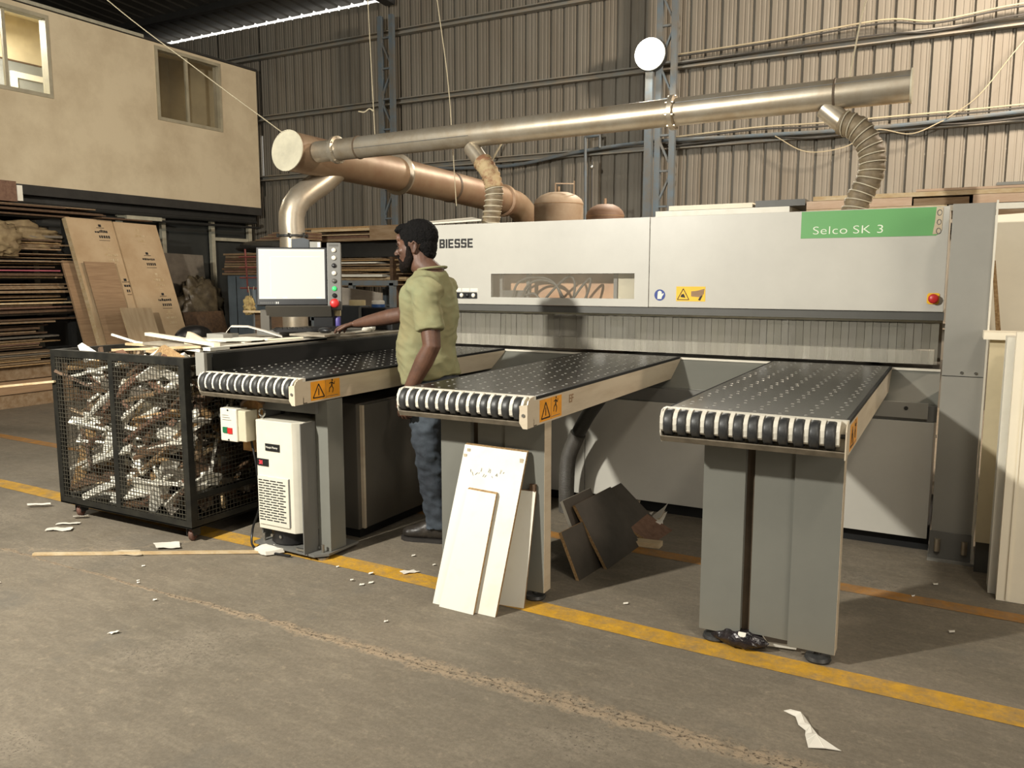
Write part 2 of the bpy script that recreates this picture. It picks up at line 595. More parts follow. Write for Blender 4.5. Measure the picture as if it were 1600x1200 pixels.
def bez(p, n=10):
    """smooth Catmull-Rom through control points"""
    P = [Vector(q) for q in p]
    P = [P[0] * 2 - P[1]] + P + [P[-1] * 2 - P[-2]]
    out = []
    for i in range(1, len(P) - 2):
        for k in range(n):
            t = k / n
            a, b, c, d = P[i - 1], P[i], P[i + 1], P[i + 2]
            out.append(0.5 * ((2 * b) + (c - a) * t + (2 * a - 5 * b + 4 * c - d) * t * t + (3 * b - a - 3 * c + d) * t ** 3))
    out.append(P[-2])
    return out

# =================================================================== THE SETTING
WY = 10.0           # back wall
fl = structure('floor')
bm_ = MB()
bm_.box(-16, 6, -9, 12, -0.1, 0)
bm_.obj('slab', 'floor', fl)


def stripe(x0, x1, n, f, w, mat):
    s = MB()
    for i in range(n):
        a, b = x0 + (x1 - x0) * i / n, x0 + (x1 - x0) * (i + 1) / n
        s.add([(a, f(a) - w / 2, 0.0015), (b, f(b) - w / 2, 0.0015), (b, f(b) + w / 2, 0.0015), (a, f(a) + w / 2, 0.0015)], [(0, 1, 2, 3)])
    o = s.obj('painted_line', mat, fl)
    return o


stripe(-9.5, 1.6, 22, lambda x: 2.945 + (0.3 - x) * 0.028 + 0.01 * sin(x * 2), 0.125, 'yellow')
stripe(-9.5, 1.6, 22, lambda x: 3.86 + (0.3 - x) * 0.032, 0.10, 'yellow_old')

# back wall: corrugated sheets, each its own piece
wall_back = structure('wall_back', (0, WY, 0))
PITCH = 0.187


def clad_sheet(x0, n, z0, z1, parent, dy=0.0, lap=0.02):
    prof = []
    for i in range(n):
        a = x0 + i * PITCH
        prof += [(a, 0), (a + 0.045, 0), (a + 0.050, 0.004), (a + 0.062, 0.004), (a + 0.067, 0), (a + 0.100, 0), (a + 0.105, 0.004),
                 (a + 0.117, 0.004), (a + 0.122, 0), (a + 0.140, 0), (a + 0.150, 0.034), (a + 0.172, 0.034), (a + 0.182, 0)]
    prof.append((x0 + n * PITCH + lap, 0))
    if not lap:
        prof[-1] = (x0 + n * PITCH - 0.005, 0)
        prof = [q for q in prof if q[0] < x0 + n * PITCH - 0.02]
    s = MB()
    vs = [(x, WY + y + dy, z) for z in (z0, z1) for x, y in prof]
    k = len(prof)
    s.add(vs, [(i, i + 1, k + i + 1, k + i) for i in range(k - 1)])
    return s.obj('cladding_sheet', 'clad', parent)


nx = 5
i = 0
x = -13.855
while x < 3.0:
    clad_sheet(x, nx, 0, 2.75, wall_back, 0.004 * (i % 2))
    if i == 3:      # a badly lapped sheet: daylight shows through the slit
        clad_sheet(x, nx, 2.70, 3.05, wall_back, 0.008)
        clad_sheet(x, nx, 3.05, 3.72, wall_back, 0.008, 0.0)
        clad_sheet(x, nx, 3.72, 5.42, wall_back, 0.008)
    else:
        clad_sheet(x, nx, 2.70, 5.42, wall_back, 0.008 + 0.004 * (i % 2))
    x += nx * PITCH
    i += 1

# other walls of the hall (outside the frame, closing the room)
w = structure('wall_left'); box('panel', 'slab', (-16, -15.9, -9, 12, 0, 6.5), w)
w = structure('wall_right'); box('panel', 'slab', (5.9, 6, -9, 12, 0, 6.5), w)
w = structure('wall_front'); box('panel', 'slab', (-16, 6, -9, -8.9, 0, 6.5), w)

# roof: dark corrugated sheets on purlins, a daylight gap above the wall
ceil = structure('ceiling')
x = -16.0
while x < 6.0:
    prof = []
    for k in range(8):
        a = x + k * 0.25
        prof += [(a, 0), (a + 0.18, 0), (a + 0.20, 0.03), (a + 0.23, 0.03)]
    prof.append((x + 2.0, 0))
    s = MB()
    k = len(prof)
    vs = [(px, 10.12, 5.50 + pz) for px, pz in prof] + [(px, -9, 6.9 + pz) for px, pz in prof]
    s.add(vs, [(q, q + 1, k + q + 1, k + q) for q in range(k - 1)])
    s.obj('roof_sheet', 'roof', ceil)
    x += 2.0
for yy in (9.2, 7.6, 6.0, 4.4, 2.8, 1.2, -0.4, -2, -3.6, -5.2, -6.8):
    zz = 5.50 + (10.12 - yy) * 1.4 / 19.12 - 0.07
    box('purlin', 'steel_dark', (-16, 6, yy - 0.04, yy + 0.04, zz - 0.05, zz + 0.05), ceil)
# steel beams above the mezzanine
for xx in (-7.4, -3.4):
    MB().bar((xx, 9.9, 5.40), (xx, -8.9, 6.60), 0.16, 0.22).obj('rafter', 'steel_dark', ceil)

# wall girts
tn = 1
for zz in (0.9, 1.95, 3.02, 3.96, 4.92):
    g = structure('trim_%d' % tn)
    tn += 1
    s = MB()
    s.prism([(WY - 0.10, zz - 0.035), (WY - 0.005, zz - 0.035), (WY - 0.005, zz + 0.045), (WY - 0.10, zz + 0.045), (WY - 0.10, zz + 0.03),
             (WY - 0.02, zz + 0.03), (WY - 0.02, zz - 0.02), (WY - 0.10, zz - 0.02)], 0, -14, 3.2)
    s.obj('girt_rail', 'girt', g)


def lattice(xc, y, z1, wdt, dep, mat, name='trim'):
    g = structure(name)
    for sx in (-1, 1):
        MB().box(xc + sx * wdt / 2 - 0.035, xc + sx * wdt / 2 + 0.035, y - 0.03, y + 0.03, 0, z1).obj('chord', mat, g)
    z = 0.2
    k = 0
    while z + 0.42 < z1:
        a, b = (-1, 1) if k % 2 else (1, -1)
        MB().bar((xc + a * wdt / 2, y, z), (xc + b * wdt / 2, y, z + 0.38), 0.022, 0.04, (0, 1, 0)).obj('lacing_bar', mat, g)
        MB().bar((xc - wdt / 2, y, z + 0.40), (xc + wdt / 2, y, z + 0.40), 0.022, 0.04, (0, 1, 0)).obj('lacing_bar', mat, g)
        z += 0.42
        k += 1
    return g


lattice(-7.36, 9.72, 5.1, 0.20, 0.2, 'steel_blue', 'trim_6')
g = lattice(-3.22, 9.72, 5.42, 0.18, 0.2, 'steel_blue', 'trim_7')
box('post', 'steel_blue', (-3.45, -3.36, 9.62, 9.70, 0, 3.95), g)
lattice(0.95, 9.72, 5.42, 0.20, 0.2, 'steel_blue', 'trim_8')

# mezzanine office block
MX = -10.0
mez = structure('wall_mezzanine')
s = MB()
# front skin around the two windows
y0, y1, z0, z1 = -8.8, 9.80, 2.54, 4.66
W1 = (4.2, 6.42, 3.62, 4.60)
W2 = (7.93, 9.08, 3.62, 4.62)
T = 0.10
def skin(a, b, c, d):
    box('wall_board', 'plaster', (MX - T, MX, a, b, c, d), mez)
skin(y0, W1[0], z0, z1)
skin(W1[0], y1, z0, W1[2])
skin(W1[0], W1[1], W1[3], z1)
skin(W1[1], W2[0], W1[2], z1)
skin(W2[0], W2[1], W2[3], z1)
skin(W2[1], y1, W1[2], z1)
box('end_board', 'plaster', (-15.9, MX - T, 9.70, y1, z0, z1), mez)
box('floor_slab', 'slab', (-15.9, MX + 0.02, y0, y1, 2.42, 2.54), mez)
box('edge_beam', 'steel_dark', (MX - 0.26, MX - 0.12, y0, y1, 2.30, 2.42), mez)
s = MB()
s.prism([(MX + 0.02, 4.665), (MX + 0.02, 4.695), (-11.8, 5.12), (-15.9, 5.14), (-15.9, 5.09), (-11.8, 5.07), (MX - 0.02, 4.665)], 1, y0, y1)
s.obj('roof_board', 'slab', mez)
box('cornice_strip', 'post_white', (MX - 0.02, MX + 0.03, 3.0, 7.75, 4.67, 4.71), mez)
s = MB()
s.prism([(MX - T, 4.668), (-11.85, 5.055), (-11.85, 5.045), (MX - T, 4.655)], 1, 2.0, 9.70)
s.obj('inner_ceiling', 'room_wall', mez)
box('inner_wall', 'room_wall', (-11.9, -11.8, 2.0, 9.70, 2.54, 5.06), mez)
box('inner_wall', 'room_grey', (-11.80, -11.785, 2.0, 7.62, 2.54, 4.42), mez)
box('wall_rail', 'wood_dark', (-11.80, -11.775, 2.0, 7.62, 4.42, 4.44), mez)
def room_wall(ya, yb):
    q = MB()
    q.prism([(MX - T, 2.54), (MX - T, 4.655), (-11.8, 5.045), (-11.8, 2.54)], 1, ya, yb)
    q.obj('partition_wall', 'room_wall', mez)
room_wall(7.63, 7.69)
room_wall(2.0, 2.1)
room_wall(9.62, 9.70)
area('office_light', (-11.0, 5.9, 4.72), (-11.2, 6.2, 0), 0.2, 190, (1.0, 0.95, 0.80), size_y=1.2)
area('office_back_light', (-10.9, 8.4, 4.74), (-10.9, 8.4, 0), 0.3, 6, (1.0, 0.85, 0.62), size_y=0.3)


def window(name, ya, yb, za, zb, mull, frosted=None):
    w = structure(name)
    X0 = MX - 0.06
    fw = 0.045
    for b in ((ya, yb, za, za + fw), (ya, yb, zb - fw, zb), (ya, ya + fw, za + fw, zb - fw), (yb - fw, yb, za + fw, zb - fw)):
        box('frame_bar', 'win_frame', (X0 - 0.05, X0 + 0.075, b[0], b[1], b[2], b[3]), w)
    for i, m in enumerate(mull):
        box('mullion', 'win_frame', (X0 - 0.02, X0 + 0.02, m - 0.02, m + 0.02, za + fw, zb - fw), w)
    ed = [ya + fw] + [m for m in mull] + [yb - fw]
    for i in range(len(ed) - 1):
        box('pane', 'pane', (X0 - 0.004 + 0.012 * (i % 2), X0 + 0.002 + 0.012 * (i % 2), ed[i], ed[i + 1], za + fw, zb - fw), w)
    return w


window('window_1', *W1, (4.9, 5.90))
window('window_2', *W2, (8.50,))
dr = structure('door_1')
box('frame_bar', 'white_trim', (-11.78, -11.74, 6.96, 7.04, 3.0, 4.28), dr)
box('frame_bar', 'white_trim', (-11.78, -11.74, 7.04, 7.60, 4.20, 4.28), dr)
box('door_leaf', 'room_grey', (-11.78, -11.76, 7.04, 7.60, 3.0, 4.20), dr)

# dark glazed partition under the mezzanine, with pale posts
pt = structure('wall_partition')
box('back_panel', 'partition', (-10.42, -10.34, -8.8, 9.9, 0, 2.42), pt)
for yy, h in ((7.42, 2.30), (8.12, 2.30), (9.02, 2.30), (9.78, 2.30), (6.2, 2.3), (4.9, 2.3)):
    box('post', 'post_white', (-10.30, -10.24, yy - 0.035, yy + 0.035, 0, h), pt)
box('crossbar', 'post_white', (-10.29, -10.25, 9.055, 9.74, 2.00, 2.05), pt)
box('crossbar', 'post_white', (-10.29, -10.25, 8.155, 8.98, 1.30, 1.35), pt)
box('lower_panel', 'room_grey', (-10.30, -10.27, 8.55, 8.98, 0.02, 1.30), pt)
pp = thing('service_pipe', 'grey pipe running along the soffit under the mezzanine', 'pipe', (-9.9, 5, 2.2))
MB().tube([(-9.92, 3.5, 2.36), (-9.92, 5.9, 2.30), (-9.92, 7.3, 2.28), (-9.92, 9.6, 2.30)], 0.028, 8).obj('pipe_run', 'steel_dark', pp, True)
MB().tube([(-9.85, 3.5, 2.22), (-9.85, 6.6, 2.20), (-9.85, 9.6, 2.21)], 0.018, 8).obj('conduit', 'steel_dark', pp, True)
bl = MB().box(-10.0, -9.8, 7.2, 7.75, 2.20, 2.25).obj('light_batten', 'post_white', None, org=(-9.9, 7.5, 2.2), label='short pale batten fixed under the mezzanine edge above the cardboard packs', cat='batten')

# =================================================================== LAMP ON THE BACK WALL
fl_ = thing('wall_floodlight', 'glowing round floodlight on the steel post of the corrugated wall', 'lamp', (-3.39, 9.62, 4.05))
MB().lathe([(0.0, -0.02), (0.19, -0.02), (0.195, 0.0), (0.195, 0.05), (0.12, 0.09), (0.0, 0.10)], n=28).obj('housing', 'steel_dark', None)
hs = bpy.data.objects['housing']
hs.data.transform(Matrix.Rotation(radians(-90), 4, 'X') @ Matrix.Identity(4))
hs.parent = fl_
dk = MB().lathe([(0.0, 0.0), (0.180, 0.0), (0.180, 0.02), (0.0, 0.03)], n=28)
me = dk.mesh('lens')
me.transform(Matrix.Translation((0, -0.025, 0)) @ Matrix.Rotation(radians(90), 4, 'X'))
link_mesh('lens', me, 'lamp_glow', fl_)
MB().bar((-3.39, 9.70, 3.80), (-3.39, 9.70, 4.05), 0.03, 0.02).obj('bracket', 'steel_dark', fl_)
area('wall_lamp_light', (-3.39, 9.50, 4.05), (-3.0, 5.0, 1.5), 0.30, 90, (1.0, 0.93, 0.80))

# =================================================================== THE PANEL SAW
BY = 4.80
saw = thing('panel_saw', 'large white and grey beam panel saw with green band on its cover', 'saw', (-1.7, 4.9, 0))
WX0, WX1, WZ0, WZ1 = -2.79, -1.765, 1.285, 1.442


def cover(x0, x1, win=None):
    s = MB()
    z0, z1 = 1.237, 1.780
    if win:
        a, b, c, d = win
        for q in ((x0, a, z0, z1), (b, x1, z0, z1), (a, b, z0, c), (a, b, d, z1)):
            s.box(q[0], q[1], BY, BY + 0.025, q[2], q[3])
    else:
        s.box(x0, x1, BY, BY + 0.025, z0, z1)
    return s.obj('beam_cover', 'white_panel', saw, bevel=0.0 if win else 0.002)


cover(-3.42, -1.674, (WX0, WX1, WZ0, WZ1))
cover(-1.670, -0.066)
s = MB()
s.box(-3.42, -0.066, BY + 0.03, BY + 0.55, 1.745, 1.776)
s.box(-3.42, -3.40, BY + 0.03, BY + 0.55, 1.24, 1.745)
s.box(-0.09, -0.066, BY + 0.03, BY + 0.55, 1.24, 1.745)
s.obj('beam_shell', 'white_trim', saw)
box('cover_lip', 'grey_dark', (-3.42, -0.062, BY + 0.012, BY + 0.06, 1.192, 1.234), saw)
box('window_back', 'inside_tan', (WX0 - 0.1, WX1 + 0.1, BY + 0.20, BY + 0.22, 1.25, 1.5), saw)
box('window_glass', 'clear', (WX0, WX1, BY + 0.008, BY + 0.012, WZ0, WZ1), saw)
for xa in (-2.77, -2.56, -1.93):
    box('inner_post', 'grey_mid', (xa - 0.012, xa + 0.012, BY + 0.10, BY + 0.13, 1.25, 1.47), saw)
box('inner_box', 'grey_dark', (-2.76, -2.57, BY + 0.10, BY + 0.16, 1.26, 1.33), saw)
box('inner_plate', 'cream_side', (-1.91, -1.78, BY + 0.10, BY + 0.14, 1.26, 1.46), saw)
for pts in ([(-2.67, 1.27), (-2.62, 1.38), (-2.50, 1.42), (-2.36, 1.39), (-2.27, 1.27)],
            [(-2.60, 1.27), (-2.55, 1.36), (-2.46, 1.40), (-2.34, 1.37), (-2.29, 1.27)],
            [(-2.42, 1.27), (-2.33, 1.36), (-2.24, 1.425), (-2.20, 1.38), (-2.21, 1.27)],
            [(-2.21, 1.28), (-2.15, 1.36), (-2.09, 1.41), (-2.10, 1.34), (-2.13, 1.27)],
            [(-2.56, 1.30), (-2.50, 1.31), (-2.46, 1.28)]):
    MB().tube(bez([(a, BY + 0.07, b) for a, b in pts], 8), 0.0085, 8).obj('inner_hose', 'hose_grey', saw, True)

# hanging strip curtain
cur = thing('strip_curtain', 'clear ribbed plastic strip curtain hanging under the saw beam', 'curtain', (-1.7, 4.9, 0.93))
x = -3.40
k = 0
while x < -0.09:
    wdt = 0.0385
    yy = BY + 0.068
    s = MB()
    z1, zb = 1.20, 0.952 + 0.002 * (k % 3)
    bend = 0.010 * noise.noise(Vector((x * 3, 0, 0)))
    for j in range(3):
        za = z1 + (zb - z1) * j / 3
        zc = z1 + (zb - z1) * (j + 1) / 3
        ya, yc = yy - bend * j, yy - bend * (j + 1)
        sk = 0.0035 * sin(k * 2.3)
        s.add([(x, ya - sk, za), (x + wdt, ya + sk, za), (x + wdt, yc + sk, zc), (x, yc - sk, zc),
               (x, ya - sk + 0.003, za), (x + wdt, ya + sk + 0.003, za), (x + wdt, yc + sk + 0.003, zc), (x, yc - sk + 0.003, zc)],
              [(0, 1, 2, 3), (7, 6, 5, 4), (0, 3, 7, 4), (1, 5, 6, 2)])
    s.obj('curtain_strip', ('curtain', 'curtain3')[(k // 2) % 2], cur)
    x += 0.0405
    k += 1
box('curtain_clamp', 'clamp_pale', (-3.40, -0.07, BY + 0.055, BY + 0.062, 1.178, 1.192), cur)

# saw bed behind the curtain
box('saw_bed', 'table_black', (-3.45, -0.06, 4.865, 5.45, 0.86, 0.930), saw)
box('pressure_bar', 'white_trim', (-3.40, -0.10, 4.955, 5.05, 0.945, 1.02), saw)
box('bed_backplate', 'inside', (-3.42, -0.07, 5.2, 5.23, 0.94, 1.74), saw)
for q in range(3):
    xa = (-2.1, -1.05, -0.45)[q]
    box('inner_motor_housing', 'grey_dark', (xa, xa + 0.18, 5.08, 5.18, 0.98, 1.14), saw)
# body below: sloped plates, ledge and front panels
s = MB()
s.prism([(4.865, 0.918), (4.60, 0.775), (4.60, 0.765), (4.875, 0.905)], 0, -3.45, -0.06)
s.obj('sloped_plate', 'ped_grey', saw)
box('bed_edge', 'white_trim', (-3.45, -0.06, 4.855, 4.865, 0.918, 0.930), saw)
box('ledge', 'grey_mid', (-3.45, -0.06, 4.565, 4.62, 0.690, 0.770), saw)
box('ledge_bracket', 'grey_paint', (-0.42, -0.10, 4.548, 4.563, 0.705, 0.785), saw)
MB().cyl((-0.20, 4.545, 0.755), (-0.20, 4.55, 0.755), 0.010).obj('screw', 'steel_dark', saw)
box('front_panel', 'white_panel', (-3.45, -1.98, 4.555, 4.575, 0.075, 0.688), saw, bevel=0.002)
box('front_panel', 'white_panel', (-1.975, -0.068, 4.552, 4.575, 0.085, 0.688), saw, bevel=0.002)
box('plinth', 'dark_gap', (-3.45, -0.06, 4.64, 5.4, 0, 0.12), saw)
box('body', 'grey_dark', (-3.44, -0.07, 4.58, 5.4, 0.12, 0.76), saw)
# flat raised lid at the far end of the beam
lid = thing('beam_lid', 'thin pale lid tilted up on the saw beam behind the operator', 'lid', (-3.2, 4.95, 1.79))
s = MB()
s.add([(-3.56, 5.05, 1.815), (-3.09, 5.05, 1.835), (-2.90, 4.86, 1.803), (-3.40, 4.86, 1.790),
       (-3.56, 5.05, 1.826), (-3.09, 5.05, 1.846), (-2.90, 4.86, 1.813), (-3.40, 4.86, 1.801)],
      [(0, 3, 2, 1), (4, 5, 6, 7), (0, 1, 5, 4), (1, 2, 6, 5), (2, 3, 7, 6), (3, 0, 4, 7)])
s.obj('lid_plate', 'white_trim', lid)

# markings on the cover
FY = BY - 0.0015
def poly(name, pts, mat, parent, y=FY, th=0.001):
    s = MB()
    n = len(pts)
    s.add([(a, y, b) for a, b in pts] + [(a, y + th, b) for a, b in pts],
          [tuple(range(n)), tuple(range(2 * n - 1, n - 1, -1))] + [(k, n + k, n + (k + 1) % n, (k + 1) % n) for k in range(n)])
    return s.obj(name, mat, parent)


poly('green_band', [(-0.793, 1.631), (-0.125, 1.631), (-0.110, 1.640), (-0.108, 1.777), (-0.793, 1.777)], 'green', saw)
mx_ = -0.733
for wd in ('Selco', 'SK', '3'):
    ml = text('model_lettering', wd, 0.062, (mx_, FY - 0.001, 1.652), FRONT, 'letter_pale', saw, -0.0006, 1.32, space=1.05)
    mx_ = max(v.co.x for v in ml.data.vertices) + WLOC[saw.name].x + 0.026
GL = {'B': [(0, 0, .3, 1), (0, 0, .88, .2), (0, .4, .88, .2), (0, .8, .88, .2), (.68, .08, .3, .38), (.66, .54, .3, .38)],
      'I': [(0, 0, .3, 1)],
      'E': [(0, 0, .3, 1), (0, 0, .92, .2), (0, .4, .84, .2), (0, .8, .92, .2)],
      'S': [(0, 0, .9, .2), (.66, .1, .3, .44), (.06, .4, .84, .2), (0, .46, .3, .44), (.06, .8, .88, .2), (0, .14, .26, .14), (.68, .72, .26, .14)]}
lx = -3.205
for ch in 'BIESSE':
    q = MB()
    for n_, (gx, gy, gw, gh) in enumerate(GL[ch]):
        q.box(lx + gx * 0.046, lx + (gx + gw) * 0.046, FY - 0.0004 - 0.0001 * n_, FY + 0.001, 1.620 + gy * 0.062, 1.620 + (gy + gh) * 0.062)
    q.obj('maker_letter', 'ink', saw)
    lx += (0.3 if ch == 'I' else 0.97) * 0.046 + 0.0075
poly('torn_sticker', [(-0.140, 1.638), (-0.108, 1.640), (-0.098, 1.660), (-0.096, 1.776), (-0.128, 1.776), (-0.132, 1.70)], 'paper_dirty', saw, FY - 0.0012)
for zz, ww in ((1.748, 0.010), (1.700, 0.009), (1.655, 0.010)):
    s = MB()
    s.tube([(-0.113 + ww * cos(t * pi / 8), FY - 0.002, zz + ww * 1.4 * sin(t * pi / 8)) for t in range(17)], 0.002, 5, False)
    s.obj('sticker_print', 'grey_mid', saw)
# glove sign
s = MB().cyl((-1.600, FY + 0.0005, 1.311), (-1.600, FY - 0.0005, 1.311), 0.034, n=28)
gs = s.obj('glove_sign', 'blue_ink', saw)
poly('glove_shape', [(-1.614, 1.287), (-1.588, 1.287), (-1.586, 1.300), (-1.574, 1.318), (-1.578, 1.323), (-1.587, 1.314), (-1.588, 1.330),
                     (-1.596, 1.336), (-1.604, 1.336), (-1.612, 1.330), (-1.614, 1.305)], 'btn_white', gs, FY - 0.0015)
# crush warning
ws = poly('hand_warning_sign', [(-1.497, 1.275), (-1.320, 1.275), (-1.320, 1.363), (-1.497, 1.363)], 'yellow_label', saw)


def outline(name, pts, r, mat, parent, y):
    s = MB()
    n = len(pts)
    for i in range(n):
        s.bar((pts[i][0], y, pts[i][1]), (pts[(i + 1) % n][0], y, pts[(i + 1) % n][1]), 0.0008, r, (pts[i][1] - pts[(i + 1) % n][1], 0, pts[(i + 1) % n][0] - pts[i][0]))
    return s.obj(name, mat, parent)


outline('warning_triangle', [(-1.489, 1.285), (-1.418, 1.285), (-1.4535, 1.350)], 0.004, 'ink', ws, FY - 0.0015)
poly('hand_print', [(-1.470, 1.300), (-1.440, 1.296), (-1.445, 1.308), (-1.452, 1.320), (-1.465, 1.314)], 'ink', ws, FY - 0.0016)
poly('hand_print', [(-1.405, 1.305), (-1.355, 1.300), (-1.330, 1.318), (-1.325, 1.350), (-1.345, 1.345), (-1.370, 1.338), (-1.405, 1.335)], 'card_dark', ws, FY - 0.0016)
poly('hand_print', [(-1.352, 1.302), (-1.362, 1.284), (-1.350, 1.280), (-1.335, 1.312)], 'ink', ws, FY - 0.0017)
# selector strip
sp_ = poly('selector_strip', [(-3.20, 1.275), (-2.905, 1.275), (-2.900, 1.280), (-2.900, 1.311), (-2.905, 1.316), (-3.20, 1.316)], 'black_plastic', saw, FY - 0.006, 0.006)
for xx in (-3.15, -3.085, -3.02, -2.925, -2.975):
    MB().ell((xx, FY - 0.010, 1.296), (0.015, 0.010, 0.015), 12, 8).obj('selector_knob', 'btn_white' if xx not in (-2.975, -3.085) else 'black_plastic', sp_, True)
for xx in (-3.13, -3.06, -2.992, -2.925):
    poly('label_plate', [(xx - 0.030, 1.322), (xx + 0.030, 1.322), (xx + 0.030, 1.344), (xx - 0.030, 1.344)], 'laminate', saw)
# emergency stop
es = poly('emergency_plate', [(-0.146, 1.283), (-0.135, 1.277), (-0.095, 1.277), (-0.088, 1.285), (-0.088, 1.330), (-0.095, 1.335), (-0.138, 1.335), (-0.146, 1.325)], 'yellow_label', saw, FY - 0.002, 0.003)
MB().lathe([(0.0, 0.0), (0.012, 0), (0.012, 0.015), (0.024, 0.018), (0.025, 0.028), (0.018, 0.034), (0, 0.036)], n=20).obj('emergency_button', 'btn_red', None)
eb = bpy.data.objects['emergency_button']
eb.data.transform(Matrix.Translation(Vector((-0.115, FY - 0.002, 1.306)) - WLOC[saw.name]) @ Matrix.Rotation(radians(90), 4, 'X'))
eb.parent = es
eb.data.polygons.foreach_set('use_smooth', [True] * len(eb.data.polygons))

# end column
cl = thing('end_column', 'grey steel column standing at the end of the saw beam', 'column', (0.05, 4.6, 0))
s = MB()
s.box(-0.050, 0.128, 4.500, 4.512, 0.03, 1.765)
s.box(-0.050, -0.040, 4.512, 4.72, 0.03, 1.765)
s.box(0.118, 0.128, 4.512, 4.72, 0.03, 1.765)
s.box(-0.04, 0.118, 4.70, 4.72, 0.03, 1.765)
s.obj('column_shaft', 'grey_paint', cl)
box('column_foot', 'grey_paint', (-0.060, 0.150, 4.470, 4.78, 0.0, 0.012), cl)
box('column_foot_block', 'grey_mid', (-0.055, 0.13, 4.49, 4.5, 0.012, 0.15), cl)
for xx in (-0.018, 0.100):
    MB().tube([(xx, 4.487, 0.05), (xx, 4.487, 0.115)], 0.014, 12).obj('slot_bolt', 'galv', cl, True)
box('joint_line', 'dark_gap', (-0.0495, 0.1275, 4.4985, 4.5, 0.935, 0.938), cl)
for xx in (0.035, 0.095):
    MB().cyl((xx, 4.495, 0.955), (xx, 4.4995, 0.955), 0.007).obj('screw', 'chrome', cl)
box('edge_strip', 'white_trim', (0.129, 0.138, 4.49, 4.50, 0.03, 1.775), cl)
MB().cyl((-0.058, 4.56, 0.62), (-0.054, 4.56, 0.62), 0.008).obj('screw', 'chrome', cl)

# =================================================================== AIR TABLES
ZT = 0.935
YF = 2.88
YE = 4.853


def running_figure(parent, X, yc, zc, s):
    """small running man printed on the label, in the YZ plane on a +X face"""
    m = MB()
    def b(a, c, w):
        m.bar((X, yc + a[0] * s, zc + a[1] * s), (X, yc + c[0] * s, zc + c[1] * s), 0.0008, w * s, (0, 0, 1) if abs(a[0] - c[0]) > abs(a[1] - c[1]) else (0, 1, 0))
    b((0, 0.10), (0.02, 0.35), 0.12)
    b((0, 0.10), (-0.22, -0.05), 0.07)
    b((-0.22, -0.05), (-0.26, -0.32), 0.06)
    b((0, 0.10), (0.14, -0.12), 0.07)
    b((0.14, -0.12), (0.05, -0.38), 0.06)
    b((0.02, 0.33), (-0.24, 0.26), 0.06)
    b((0.02, 0.33), (0.22, 0.18), 0.06)
    b((0.22, 0.18), (0.30, 0.36), 0.05)
    m.ell((X, yc + 0.05 * s, zc + 0.46 * s), (0.0006, 0.07 * s, 0.08 * s), 10, 6)
    return m.obj('figure_print', 'ink', parent)


